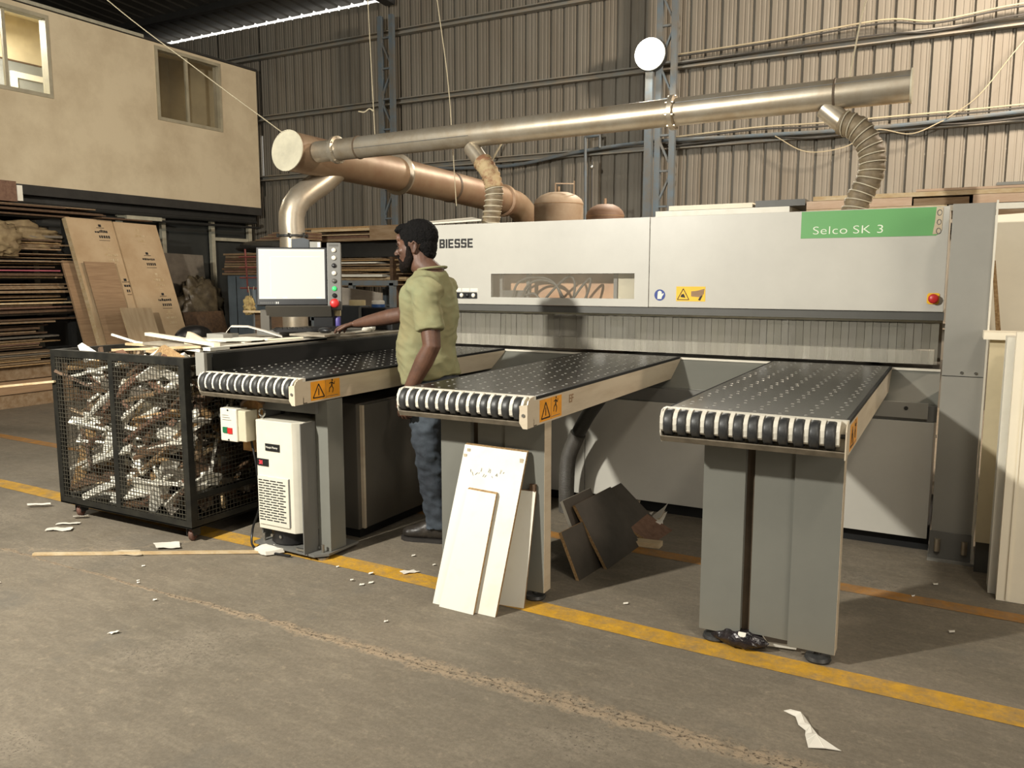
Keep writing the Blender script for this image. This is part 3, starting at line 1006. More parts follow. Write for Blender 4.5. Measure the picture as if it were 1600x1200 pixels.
def air_table(x0, x1, label, yr=YF, mats=('beige_rail',)):
    t = thing('air_table', label, 'table', ((x0 + x1) / 2, 3.1, 0), group=None)
    rail = mats[0]
    # top
    s = MB()
    s.box(x0 + 0.012, x1 - 0.012, YF + 0.02, YE, ZT - 0.022, ZT)
    s.obj('table_top', 'table_black', t, bevel=0.002)
    s = MB()
    for r in range(46):
        yy = YF + 0.075 + r * 0.062
        if yy > YE - 0.03: break
        for c in range(7):
            xx = x0 + 0.055 + c * (x1 - x0 - 0.11) / 6.0 + (0.012 if r % 2 else 0) - 0.006
            s.lathe([(0.0, 0.0016), (0.0052, 0.0016), (0.0070, 0.0)], (xx, yy, ZT), 6)
    s.obj('air_nozzles', 'nozzle', t, kind='stuff')
    # rails
    for xa, xb in ((x0, x0 + 0.012), (x1 - 0.012, x1)):
        box('side_rail', rail, (xa - (0.0 if xa == x0 else 0), xb, YF, YE, ZT - 0.120, ZT - 0.013), t)
    box('rubber_edge', 'dark_gap', (x1 - 0.0125, x1 - 0.001, YF + 0.005, YE, ZT - 0.013, ZT - 0.001), t)
    box('rubber_edge', 'dark_gap', (x0 + 0.001, x0 + 0.0125, YF + 0.005, YE, ZT - 0.013, ZT - 0.001), t)
    box('under_tray', 'grey_dark', (x0 + 0.013, x1 - 0.013, YF + 0.03, YE, ZT - 0.118, ZT - 0.024), t)
    # nose: white comb with fins
    s = MB()
    s.box(x0, x1, YF - 0.004, YF + 0.022, ZT - 0.014, ZT + 0.003)
    s.box(x0, x1, YF - 0.004, YF + 0.002, ZT - 0.10, ZT - 0.014)
    n = 12
    step = (x1 - x0 - 0.030) / n
    prof = [(YF - 0.004, ZT + 0.003), (YF - 0.018, ZT + 0.001), (YF - 0.036, ZT - 0.010), (YF - 0.048, ZT - 0.028), (YF - 0.052, ZT - 0.050),
            (YF - 0.049, ZT - 0.072), (YF - 0.040, ZT - 0.080), (YF - 0.004, ZT - 0.080)]
    for i in range(n + 1):
        xa = x0 + 0.004 + i * step
        s.prism(prof, 0, xa - (0.004 if i == 0 else 0.0075), xa + (0.0075 if i < n else 0.004))
    s.obj('nose_comb', 'white_trim', t)
    rm = None
    for i in range(n):
        xc = x0 + 0.004 + (i + 0.5) * step
        if rm is None:
            m = MB()
            ring = [(0.012, -0.0165), (0.042, -0.0165), (0.0480, -0.0135), (0.0495, -0.008), (0.0495, 0.008), (0.0480, 0.0135), (0.042, 0.0165), (0.012, 0.0165)]
            m.lathe(ring + [ring[0]], n=28)
            rm = m.mesh('roller')
            rm.transform(Matrix.Rotation(radians(90), 4, 'Y'))
            rm.materials.append(MATS['rubber'])
            rm.polygons.foreach_set('use_smooth', [True] * len(rm.polygons))
        o = bpy.data.objects.new('roller', rm)
        col.objects.link(o)
        o.parent = t
        o.location = Vector((xc, YF - 0.012, ZT - 0.049)) - WLOC[t.name]
    MB().tube([(x0 + 0.005, YF - 0.012, ZT - 0.049), (x1 - 0.005, YF - 0.012, ZT - 0.049)], 0.008, 8).obj('roller_axle', 'steel_dark', t)
    # grey-brown apron below the rollers
    s = MB()
    s.prism([(YF - 0.044, ZT - 0.099), (YF - 0.030, ZT - 0.119), (YF + 0.03, ZT - 0.119), (YF + 0.03, ZT - 0.115), (YF - 0.026, ZT - 0.115), (YF - 0.040, ZT - 0.096)],
            0, x0, x1)
    s.box(x0, x1, YF + 0.002, YF + 0.006, ZT - 0.12, ZT - 0.09)
    s.obj('apron', 'apron', t)
    # end cheeks
    ck = [(YF - 0.053, ZT - 0.026), (YF - 0.046, ZT - 0.010), (YF - 0.030, ZT - 0.001), (YF - 0.004, ZT + 0.003), (YF + 0.001, ZT + 0.003), (YF + 0.001, ZT - 0.121), (YF - 0.053, ZT - 0.121)]
    MB().prism(ck, 0, x1 - 0.003, x1 + 0.001).obj('end_cheek', rail, t)
    MB().prism([(YF - 0.048, ZT - 0.026), (YF - 0.030, ZT - 0.001), (YF + 0.001, ZT + 0.003), (YF + 0.001, ZT - 0.121), (YF - 0.028, ZT - 0.121), (YF - 0.046, ZT - 0.085)], 0, x0 - 0.001, x0 + 0.003).obj('end_cheek', 'white_trim', t)
    s = MB()
    s.prism([(x1 - 0.036, ZT - 0.030), (x1 + 0.001, ZT - 0.024), (x1 + 0.001, ZT - 0.122), (x1 - 0.020, ZT - 0.122), (x1 - 0.036, ZT - 0.100)], 1, YF - 0.0545, YF - 0.0525)
    if x1 < -1.0:
      cp = s.obj('corner_plate', rail, t)
      MB().cyl((x1 - 0.017, YF - 0.058, ZT - 0.068), (x1 - 0.017, YF - 0.0540, ZT - 0.068), 0.008, n=6).obj('bolt', 'metal_bolt', cp)
    # warning label on the outer rail
    X = x1 + 0.0008
    lb = box('warning_label', 'orange', (x1, X, YF + 0.055, YF + 0.265, ZT - 0.112, ZT - 0.020), t)
    m = MB()
    tri = [(YF + 0.070, ZT - 0.100), (YF + 0.150, ZT - 0.100), (YF + 0.110, ZT - 0.034)]
    for i in range(3):
        a, b = tri[i], tri[(i + 1) % 3]
        m.bar((X + 0.0006, a[0], a[1]), (X + 0.0006, b[0], b[1]), 0.0008, 0.006, (0, -(b[1] - a[1]), b[0] - a[0]))
    m.bar((X + 0.0006, YF + 0.110, ZT - 0.056), (X + 0.0006, YF + 0.110, ZT - 0.090), 0.0008, 0.006, (0, 1, 0))
    m.obj('triangle_print', 'ink', lb)
    running_figure(lb, X + 0.0006, YF + 0.205, ZT - 0.060, 0.075)
    m = MB()
    m.box(X, X + 0.0006, YF + 0.165, YF + 0.25, ZT - 0.104, ZT - 0.101)
    m.box(X, X + 0.0006, YF + 0.160, YF + 0.1615, ZT - 0.110, ZT - 0.022)
    m.obj('label_rule', 'apron', lb)
    return t


def pedestal(t, xa, xb, y0, recess=True):
    """folded sheet pedestal: flange, dark slot, recessed centre, broad panel"""
    z0, z1 = 0.045, ZT - 0.125
    s = MB()
    a = xa + 0.158
    b = xa + 0.335
    s.box(xa, a, y0, y0 + 0.012, z0, z1)
    s.box(xa, xa + 0.012, y0 + 0.0121, y0 + 0.07, z0, z1)
    s.box(a - 0.012, a, y0 + 0.0121, y0 + 0.07, z0, z1)
    s.obj('leg_panel', 'ped_grey', t)
    box('leg_core', 'ped_grey', (a + 0.032, b, y0 + 0.012, y0 + 0.07, z0 + 0.015, z1), t)
    box('leg_core_back', 'joint_dark', (a, a + 0.032, y0 + 0.030, y0 + 0.07, z0 + 0.015, z1), t)
    s = MB()
    s.box(b, xb, y0, y0 + 0.012, z0, z1)
    s.box(xb - 0.012, xb, y0 + 0.0121, y0 + 0.065, z0, z1)
    s.obj('leg_panel', 'ped_grey', t)
    box('leg_edge', 'beige_rail', (xb - 0.0005, xb + 0.001, y0, y0 + 0.065, z0, z1), t)
    for xf in (xa + 0.055, xb - 0.06):
        MB().lathe([(0, 0), (0.042, 0.0), (0.048, 0.008), (0.044, 0.020), (0.014, 0.026), (0.010, 0.05), (0, 0.05)], (xf, y0 + 0.035, 0), 22).obj('levelling_foot', 'rubber', t, True)


tR = air_table(-0.932, -0.295, 'air cushion table at the column end of the saw, its pedestal over the yellow line')
pedestal(tR, -0.818, -0.318, 3.03)
tM = air_table(-2.122, -1.478, 'middle air cushion table of the three, white boards propped on its pedestal')
pedestal(tM, -2.040, -1.512, 3.05)
text('rail_scribble', 'EF', 0.05, (-1.4772, 3.22, 0.868), EAST, 'card_dark', tM, 0.001)
tL = air_table(-3.375, -2.714, 'air cushion table by the monitor, with black side fence and cooling unit below')
# left table: fence, leg and base
box('side_fence', 'grey_dark', (-3.410, -3.381, 2.885, 4.80, ZT - 0.02, 1.030), tL)
box('fence_face', 'black_plastic', (-3.381, -3.373, 2.93, 4.80, ZT + 0.002, 1.022), tL)
box('fence_end', 'grey_paint', (-3.430, -3.366, 2.868, 2.886, ZT - 0.022, 1.034), tL)
s = MB()
s.box(-2.795, -2.717, 3.05, 3.062, 0.035, ZT - 0.125)
s.box(-2.729, -2.717, 3.0621, 3.165, 0.035, ZT - 0.125)
s.box(-2.795, -2.783, 3.0621, 3.165, 0.035, ZT - 0.125)
s.obj('leg_post', 'ped_grey', tL)
s = MB()
s.prism([(-3.19, 2.985), (-2.755, 2.965), (-2.705, 3.02), (-2.705, 3.25), (-3.19, 3.25)], 2, 0.022, 0.034)
s.obj('base_plate', 'grey_mid', tL)
box('side_bracket', 'grey_mid', (-2.804, -2.798, 2.945, 3.05, 0.034, 0.70), tL)
box('side_bracket', 'grey_mid', (-3.185, -3.178, 3.04, 3.2, 0.034, 0.80), tL)
box('head_plate', 'grey_mid', (-3.30, -2.775, 3.03, 3.05, 0.74, ZT - 0.125), tL)
box('rear_plate', 'grey_dark', (-3.178, -2.80, 3.235, 3.25, 0.034, 0.74), tL)
for xf in (-3.15, -2.745):
    MB().lathe([(0, 0), (0.030, 0), (0.030, 0.012), (0.008, 0.016), (0.008, 0.075), (0, 0.075)], (xf, 3.02, 0), 14).obj('levelling_foot', 'metal_bolt', tL, True)
MB().lathe([(0.0, 0.0), (0.02, 0), (0.03, 0.02), (0.0, 0.02)], (-3.26, 3.0, 0.77), 12).obj('grommet', 'dark_gap', tL)

# =================================================================== COOLING UNIT, SWITCH, CABINET
cu = thing('cooling_unit', 'cream box cooling unit with louvred grille under the table by the scrap cage', 'cooler', (-3.02, 3.0, 0.1))
s = MB()
s.prism([(-3.112, 2.955), (-2.868, 2.955), (-2.828, 2.998), (-2.824, 3.22), (-3.112, 3.22)], 2, 0.128, 0.698)
s.obj('housing', 'cream_plastic', cu, bevel=0.003)
gr = box('grille_frame', 'cream_plastic', (-3.104, -2.896, 2.947, 2.955, 0.155, 0.408), cu)
box('grille_shadow_gap', 'grey_mid', (-2.896, -2.891, 2.950, 2.9555, 0.16, 0.410), gr)
for r in range(16):
    zz = 0.178 + r * 0.0138
    for c in range(4):
        xa = -3.097 + c * 0.0475 - (0.016 if r % 2 else 0)
        a, b = max(xa, -3.099), min(xa + 0.040, -2.908)
        if b - a > 0.006:
            box('grille_slot', 'dark_gap', (a, b, 2.9462, 2.9472, zz, zz + 0.0058), gr)
pl = box('name_plate', 'black_plastic', (-3.047, -2.950, 2.9505, 2.955, 0.543, 0.580), cu)
text('plate_lettering', 'Haupt Plenty', 0.0155, (-3.043, 2.9500, 0.557), FRONT, 'btn_white', cu)
dp = box('display', 'black_plastic', (-3.106, -3.030, 2.949, 2.955, 0.462, 0.498), cu)
text('display_digits', '31', 0.028, (-3.092, 2.9485, 0.470), FRONT, 'led', cu, 0.0006)
s = MB()
s.tube([(-3.095 + 0.020 * cos(t * pi / 8), 2.985, 0.730 + 0.020 * sin(t * pi / 8)) for t in range(17)], 0.005, 8, False)
s.cyl((-3.095, 2.985, 0.697), (-3.095, 2.985, 0.712), 0.008)
s.obj('lifting_eye', 'chrome', cu, True)
MB().tube([(-3.02 + 0.10 * cos(t * pi / 10), 3.10 + 0.09 * sin(t * pi / 10), 0.095 + 0.006 * sin(t)) for t in range(21)], 0.014, 8, False).obj('coiled_hose', 'black_plastic', cu, True)
MB().lathe([(0, 0), (0.10, 0), (0.11, 0.01), (0.11, 0.08), (0, 0.083)], (-3.02, 3.10, 0.035), 20).obj('pump_base', 'black_plastic', cu, True)
MB().bar((-2.88, 2.975, 0.045), (-2.82, 2.975, 0.045), 0.012).obj('pin', 'chrome', cu)
for xx in (-3.06, -3.00):
    MB().cyl((xx, 2.99, 0.085), (xx, 2.985, 0.085), 0.008).obj('bolt', 'chrome', cu)

sb = thing('switch_box', 'cream starter switch box with green and red buttons on a wooden block', 'switch', (-3.33, 2.95, 0.65))
s = MB()
s.box(-3.312, -3.194, 2.905, 2.985, 0.578, 0.750)
s.obj('switch_body', 'cream_plastic', sb, bevel=0.006)
s = MB()
s.box(-3.194, -3.140, 2.915, 3.0, 0.582, 0.742)
s.obj('switch_side', 'cream_side', sb, bevel=0.004)
box('start_button', 'btn_green', (-3.290, -3.258, 2.899, 2.905, 0.622, 0.652), sb)
box('stop_button', 'btn_red', (-3.256, -3.224, 2.899, 2.905, 0.620, 0.650), sb)
for q in range(3):
    box('print_line', 'grey_mid', (-3.294, -3.250 + 0.010 * q, 2.9042, 2.905, 0.712 - 0.012 * q, 0.715 - 0.012 * q), sb)
for zz in (0.587, 0.741):
    MB().cyl((-3.253, 2.902, zz), (-3.253, 2.905, zz), 0.0045).obj('screw', 'dark_gap', sb)
wb = thing('mounting_block', 'wooden block behind the cream switch box, under the table edge', 'block', (-3.33, 3.02, 0.6))
MB().box(-3.255, -3.135, 3.0, 3.03, 0.515, 0.815).obj('board', 'wood_block', wb)
MB().tube(bez([(-3.22, 2.97, 0.745), (-3.20, 2.96, 0.78), (-3.15, 2.98, 0.80), (-3.11, 3.02, 0.77)], 6), 0.008, 8).obj('loose_cable', 'wood_dark', wb, True)
cbl = MB().tube(bez([(-3.18, 2.985, 0.58), (-3.14, 2.975, 0.45), (-3.13, 2.98, 0.25), (-3.20, 2.99, 0.1), (-3.16, 2.95, 0.02), (-3.02, 2.94, 0.012), (-2.9, 2.95, 0.012)], 8), 0.006, 8).obj(
    'power_cable', 'black_plastic', None, True, org=(-3.2, 3, 0), label='dark power cable hanging from the cream switch box to the floor', cat='cable')

cb = thing('control_cabinet', 'dark grey electrical cabinet under the table beside the standing man', 'cabinet', (-3.0, 3.7, 0))
box('cabinet_body', 'cab_grey', (-3.16, -2.790, 3.36, 4.20, 0.05, 0.745), cb, bevel=0.004)
box('door', 'cab_grey', (-2.788, -2.770, 3.40, 4.18, 0.055, 0.735), cb, bevel=0.003)
box('door_edge', 'beige_rail', (-2.789, -2.7685, 3.385, 3.400, 0.055, 0.735), cb)
box('plinth', 'dark_gap', (-3.14, -2.80, 3.38, 4.18, 0, 0.05), cb)

# =================================================================== SCRAP CAGE
CX0, CX1, CY0, CY1, CZ0, CZ1 = -4.640, -3.500, 2.850, 3.66, 0.085, 1.000
cg = thing('scrap_cage', 'black wheeled wire mesh cage full of timber offcuts', 'cage', ((CX0 + CX1) / 2, (CY0 + CY1) / 2, 0))
W = 0.04
for xx in (CX0, CX1 - W):
    for yy in (CY0, CY1 - W):
        box('corner_post', 'cage_black', (xx, xx + W, yy, yy + W, CZ0, CZ1), cg)
for yy in (CY0, CY1 - W):
    for zz in (CZ0, CZ1 - W):
        box('rail', 'cage_black', (CX0 + W, CX1 - W, yy, yy + W, zz, zz + W), cg)
    box('middle_post', 'cage_black', ((CX0 + CX1) / 2 - W / 2 - 0.03, (CX0 + CX1) / 2 + W / 2 - 0.03, yy, yy + W, CZ0 + W, CZ1 - W), cg)
for xx in (CX0, CX1 - W):
    for zz in (CZ0, CZ1 - W):
        box('rail', 'cage_black', (xx, xx + W, CY0 + W, CY1 - W, zz, zz + W), cg)
box('rail', 'cage_black', (CX1 - W, CX1, CY0 + W, CY1 - W, 0.24, 0.27), cg)
box('floor_sheet', 'cage_black', (CX0, CX1, CY0, CY1, CZ0 + 0.002, CZ0 + 0.008), cg)


def wires(face):
    s = MB()
    t = 0.0030
    if face in ('f', 'b'):
        yy = CY0 + 0.006 if face == 'f' else CY1 - 0.006
        n = 46
        for i in range(1, n):
            xx = CX0 + (CX1 - CX0) * i / n + 0.002 * sin(i * 1.7)
            s.bar((xx, yy, CZ0), (xx, yy, CZ1), t)
        n = 37
        for i in range(1, n):
            zz = CZ0 + (CZ1 - CZ0) * i / n
            s.bar((CX0, yy - 0.003, zz), (CX1, yy - 0.003, zz), t)
    else:
        xx = CX0 + 0.006 if face == 'l' else CX1 - 0.006
        n = 33
        for i in range(1, n):
            yy = CY0 + (CY1 - CY0) * i / n
            s.bar((xx, yy, CZ0), (xx, yy, CZ1), t)
        n = 37
        for i in range(1, n):
            zz = CZ0 + (CZ1 - CZ0) * i / n
            s.bar((xx + 0.003, CY0, zz), (xx + 0.003, CY1, zz), t)
    s.obj('wire_mesh', 'mesh_wire', cg, kind='stuff')


for f in 'fblr':
    wires(f)
for xx in (CX0 + 0.10, CX1 - 0.07):
    for yy in (CY0 + 0.06, CY1 - 0.08):
        MB().lathe([(0.0, -0.014), (0.030, -0.014), (0.036, -0.008), (0.036, 0.008), (0.030, 0.014), (0, 0.014)], n=18).obj('caster_wheel', 'caster', None, True)
        wv = [o for o in col.objects if o.name.startswith('caster_wheel')][-1]
        wv.data.transform(Matrix.Translation(Vector((xx, yy, 0.036)) - WLOC[cg.name]) @ Matrix.Rotation(0.5, 4, 'Z') @ Matrix.Rotation(radians(90), 4, 'Y'))
        wv.parent = cg
        s = MB()
        s.box(xx - 0.035, xx + 0.035, yy - 0.03, yy + 0.03, 0.076, 0.085)
        s.box(xx - 0.026, xx - 0.020, yy - 0.02, yy + 0.03, 0.03, 0.078)
        s.box(xx + 0.020, xx + 0.026, yy - 0.02, yy + 0.03, 0.03, 0.078)
        s.obj('caster_fork', 'steel_dark', cg)

# offcuts: several shapes, each copy its own thing
def offcut_mesh(L, w, t, mat, warp=0.0, notch=False):
    s = MB()
    seg = 3
    for k in range(seg):
        a, b = -L / 2 + L * k / seg, -L / 2 + L * (k + 1) / seg
        za, zb = warp * sin(pi * k / seg), warp * sin(pi * (k + 1) / seg)
        wa = w / 2 * (1.0 if k or not notch else 0.35)
        s.add([(a, -wa, za), (b, -w / 2, zb), (b, w / 2, zb), (a, wa * 0.9, za), (a, -wa, za + t), (b, -w / 2, zb + t), (b, w / 2, zb + t), (a, wa * 0.9, za + t)],
              [(0, 3, 2, 1), (4, 5, 6, 7), (0, 1, 5, 4), (2, 3, 7, 6)] + ([(3, 0, 4, 7)] if k == 0 else []) + ([(1, 2, 6, 5)] if k == seg - 1 else []))
    me = s.mesh('offcut')
    me.materials.append(MATS[mat])
    return me


OFF = [(offcut_mesh(0.62, 0.022, 0.016, 'laminate'), 'white', 3), (offcut_mesh(0.50, 0.05, 0.016, 'laminate', 0.01), 'white', 5),
       (offcut_mesh(0.34, 0.09, 0.016, 'laminate', 0.0, True), 'white', 5), (offcut_mesh(0.55, 0.03, 0.018, 'wood'), 'brown', 3),
       (offcut_mesh(0.40, 0.06, 0.016, 'chipboard'), 'brown', 3), (offcut_mesh(0.70, 0.018, 0.014, 'wood_pale'), 'brown', 4),
       (offcut_mesh(0.30, 0.10, 0.018, 'wood_dark'), 'dark', 3), (offcut_mesh(0.45, 0.045, 0.018, 'ply_red', 0.012), 'dark', 2),
       (offcut_mesh(0.50, 0.07, 0.016, 'ply_grey'), 'dark', 2), (offcut_mesh(0.26, 0.07, 0.02, 'wood_dark', 0.0, True), 'dark', 3)]
SHP = {q[0].name: n for q, n in zip(OFF, ('thin white strip', 'white lath', 'wide white notched piece', 'brown stick', 'chipboard lath', 'thin pale stick', 'wide dark piece', 'reddish lath', 'grey lath', 'dark notched block'))}
LAB = {'white': 'white laminated offcut lying in the heap inside the wire mesh cage', 'brown': 'brown timber offcut lying in the heap inside the wire mesh cage',
       'dark': 'dark timber offcut lying in the heap inside the wire mesh cage'}
GRP = {'white': 'white offcuts in the scrap cage', 'brown': 'brown offcuts in the scrap cage', 'dark': 'dark offcuts in the scrap cage'}
pool = [q for q in OFF for _ in range(q[2])]


def offcut(loc, rot, me, kind, label=None, group=None):
    o = bpy.data.objects.new('offcut', me)
    col.objects.link(o)
    o.location = loc
    o.rotation_euler = rot
    if not label:
        shp = SHP[me.name]
        lv = ('near the cage floor', 'low in the cage', 'midway up the cage', 'high in the cage', 'just under the cage top')[min(4, int((loc[2] - 0.1) / 0.17))]
        sd = 'switch box end' if loc[0] > -3.85 else ('centre' if loc[0] > -4.28 else 'outer wheel end')
        dp_ = 'against the front mesh' if loc[1] < CY0 + 0.13 else 'deeper in the heap'
        label = '%s %s, %s, %s' % (shp, lv, sd, dp_)
        group = 'cage offcuts: ' + label
    return tagp(o, label, 'offcut', group)


def inside(loc, rot, half):
    from mathutils import Euler
    d = Euler(rot).to_matrix() @ Vector((half, 0, 0))
    for sgn in (-1, 1):
        p = Vector(loc) + d * sgn
        if not (CX0 + 0.012 < p.x < CX1 - 0.012 and CY0 + 0.012 < p.y < CY1 - 0.012 and CZ0 + 0.015 < p.z < CZ1 + 0.02):
            return False
    return True


cnt = 0
R.seed(11)
halfs = {q[0].name: max(abs(v.co.x) for v in q[0].vertices) for q in OFF}
while cnt < 262:
    me, kind, _ = R.choice(pool)
    z = R.uniform(0.11, 0.93)
    front = R.random() < 0.62
    side = R.random() < 0.3
    if front:
        x, y = R.uniform(CX0 + 0.1, CX1 - 0.1), R.uniform(CY0 + 0.045, CY0 + 0.20)
        rz = R.gauss(0, 0.25)
    elif side:
        x, y = R.uniform(CX1 - 0.22, CX1 - 0.05), R.uniform(CY0 + 0.12, CY1 - 0.1)
        rz = pi / 2 + R.gauss(0, 0.3)
    else:
        x, y = R.uniform(CX0 + 0.1, CX1 - 0.1), R.uniform(CY0 + 0.15, CY1 - 0.1)
        rz = R.uniform(0, pi)
    rot = (R.uniform(-1.3, 1.3), R.gauss(-0.15, 0.45), rz)
    if inside((x, y, z), rot, halfs[me.name]):
        offcut((x, y, z), rot, me, kind)
        cnt += 1
# a solid dark core of chips behind the visible pieces
s = MB()
R.seed(5)
for k in range(520):
    c = (R.uniform(CX0 + 0.12, CX1 - 0.12), R.uniform(CY0 + 0.16, CY1 - 0.12), R.uniform(0.11, 0.93))
    s.cbox(c, (R.uniform(0.04, 0.16), R.uniform(0.02, 0.05), R.uniform(0.01, 0.025)),
           Matrix.Translation(c) @ Matrix.Rotation(R.uniform(0, 3), 4, (R.random(), R.random(), 1)) @ Matrix.Translation([-q for q in c]))
s.obj('wood_scraps', 'scrap_mix', None, org=(-4.07, 3.25, 0.1), label='heap of small dark wood scraps filling the core of the wire mesh cage', cat='scraps', kind='stuff')
# loose pieces on top of the cage
R.seed(21)
for k in range(16):
    me, kind, _ = R.choice((OFF[0], OFF[1], OFF[5], OFF[5]))
    offcut((R.uniform(-3.98, -3.80), R.uniform(3.0, 3.6), 0.965 + 0.0045 * k), (R.gauss(0, 0.10), R.gauss(0, 0.02), R.uniform(-0.35, 0.5)), me, kind,
           'pale strip offcut lying loose over the open top of the cage', 'loose strips on top of the scrap cage')
def strip(name, a, b, w, t, mat, label, cat='strip', group=None):
    return MB().bar(a, b, w, t).obj(name, mat, None, org=a, label=label, cat=cat, group=group)
strip('long_strip', (-4.27, 3.23, 1.080), (-3.44, 3.02, 1.062), 0.035, 0.018, 'laminate_bright', 'long white strip lying across the cage top, pointing to the cardboard packs')
strip('long_strip', (-4.22, 3.30, 1.03), (-3.55, 3.36, 1.02), 0.022, 0.014, 'wood_pale', 'thin pale strip on the near part of the cage top')
strip('long_strip', (-4.35, 3.05, 1.085), (-4.18, 3.12, 1.03), 0.012, 0.012, 'laminate', 'short thin stick poking up from the cage top')
s = MB()
s.add([(-3.95, 3.02, 0.985), (-3.86, 3.00, 1.040), (-3.58, 2.90, 0.992), (-3.66, 2.90, 0.975),
       (-3.94, 3.04, 0.990), (-3.85, 3.02, 1.046), (-3.57, 2.92, 1.000), (-3.65, 2.92, 0.982)],
      [(0, 1, 2, 3), (7, 6, 5, 4), (0, 4, 5, 1), (1, 5, 6, 2), (2, 6, 7, 3), (3, 7, 4, 0)])
s.obj('wedge_offcut', 'chipboard', None, org=(-3.8, 3, 1), label='wedge shaped chipboard offcut resting on the cage front rim', cat='offcut')
s = MB()
base_ = [(-3.80, 3.10, 1.035), (-3.785, 3.12, 1.115), (-3.75, 3.12, 1.108), (-3.62, 3.14, 1.050), (-3.70, 3.08, 1.030)]
s.add(base_ + [(a_, b_ + 0.015, c_) for a_, b_, c_ in base_],
      [(0, 1, 2, 3, 4), (9, 8, 7, 6, 5), (0, 5, 6, 1), (1, 6, 7, 2), (2, 7, 8, 3), (3, 8, 9, 4), (4, 9, 5, 0)])
s.obj('crumpled_paper', 'paper_dirty', None, org=(-3.75, 3.1, 1.03), label='brown crumpled paper standing up beside the grey fence end', cat='paper')
s = MB()
s.bar((-5.08, 2.70, 0.760), (-4.60, 2.842, 0.815), 0.016, 0.012)
s.obj('long_strip', 'wood_pale', None, org=(-4.8, 2.8, 0.78), label='thin pale strip sticking out through the side of the cage', cat='strip')

# =================================================================== DESK, MONITOR, THINGS ON THE DESK
dk_ = thing('operator_desk', 'pale topped operator desk behind the black table fence', 'desk', (-3.8, 3.9, 0))
box('desk_top', 'desk', (-4.12, -3.412, 3.08, 4.76, 1.030, 1.046), dk_)
box('desk_panel', 'grey_dark', (-4.10, -3.56, 3.75, 4.74, 0.02, 1.03), dk_)
for xx in (-4.08,):
    for yy in (4.70,):
        box('leg', 'grey_mid', (xx - 0.02, xx + 0.02, yy - 0.02, yy + 0.02, 0, 1.03), dk_)
box('edge_strip', 'laminate', (-3.465, -3.412, 2.95, 3.85, 1.034, 1.052), dk_)
box('keyboard_riser', 'grey_mid', (-4.02, -3.49, 3.86, 4.34, 1.046, 1.078), dk_)

MCX, MCY, MCZ = -3.81, 3.985, 1.44
mon = thing('monitor', 'operator monitor with bright screen and button panel on its side', 'monitor', (MCX, MCY, 1.078), radians(37))


def mloc(o):
    o.parent = mon
    return o


TILT = Matrix.Translation((0, 0, 0.362)) @ Matrix.Rotation(radians(-8), 4, 'X')


def mbox(name, mat, b, parent=None, bev=0.0, tilt=True, mtx=None):
    s = MB().box(*b)
    me = s.mesh(name)
    if tilt:
        me.transform(TILT)
    if mtx is not None:
        me.transform(mtx)
    o = link_mesh(name, me, mat, parent or mon)
    if bev:
        md = o.modifiers.new('edge', 'BEVEL'); md.width = bev; md.segments = 2; md.limit_method = 'ANGLE'
    return o


mbox('bezel', 'black_plastic', (-0.222, 0.222, -0.022, 0.030, -0.205, 0.170), bev=0.004)
sc = mbox('screen', 'screen', (-0.208, 0.208, -0.0245, -0.022, -0.165, 0.158))
for b in ((-0.20, -0.10, -0.160, -0.154), (-0.06, -0.03, -0.160, -0.154), (0.15, 0.185, -0.160, -0.155), (-0.205, 0.205, 0.146, 0.149), (-0.19, -0.175, 0.12, 0.124)):
    mbox('screen_line', 'screen_ink', (b[0], b[1], -0.0252, -0.0245, b[2], b[3]), sc)
mbox('screen_line', 'screen_ink', (-0.135, -0.133, -0.0252, -0.0245, -0.14, 0.11), sc)
mbox('screen_line', 'screen_ink', (-0.135, 0.18, -0.0252, -0.0245, 0.108, 0.110), sc)
for q in range(10):
    mbox('keys_mark', 'btn_white' if q > 7 else 'grey_dark', (-0.20 + q * 0.012, -0.194 + q * 0.012, -0.0228, -0.022, -0.196, -0.184))
mbox('button_panel', 'grey_mid', (0.224, 0.312, -0.030, 0.035, -0.235, 0.200), bev=0.004)
for q, (zz, mt) in enumerate(((0.150, 'btn_white'), (0.100, 'btn_white'), (0.050, 'black_plastic'), (0.000, 'btn_white'), (-0.050, 'grey_dark'), (-0.100, 'btn_green_lit'), (-0.145, 'dark_gap'))):
    s = MB().lathe([(0, 0.012), (0.012, 0.012), (0.015, 0.006), (0.015, 0)], n=16)
    me = s.mesh('panel_button')
    me.transform(TILT @ Matrix.Translation((0.268, -0.030, zz)) @ Matrix.Rotation(radians(90), 4, 'X'))
    link_mesh('panel_button', me, mt, mon, smooth=True)
me = MB().lathe([(0, 0.042), (0.022, 0.042), (0.030, 0.034), (0.030, 0.022), (0.016, 0.016), (0.016, 0)], n=20).mesh('emergency_button')
me.transform(TILT @ Matrix.Translation((0.270, -0.030, -0.198)) @ Matrix.Rotation(radians(90), 4, 'X'))
link_mesh('emergency_button', me, 'btn_red', mon, smooth=True)
mbox('panel_header', 'grey_dark', (0.238, 0.298, -0.0310, -0.030, 0.175, 0.190))
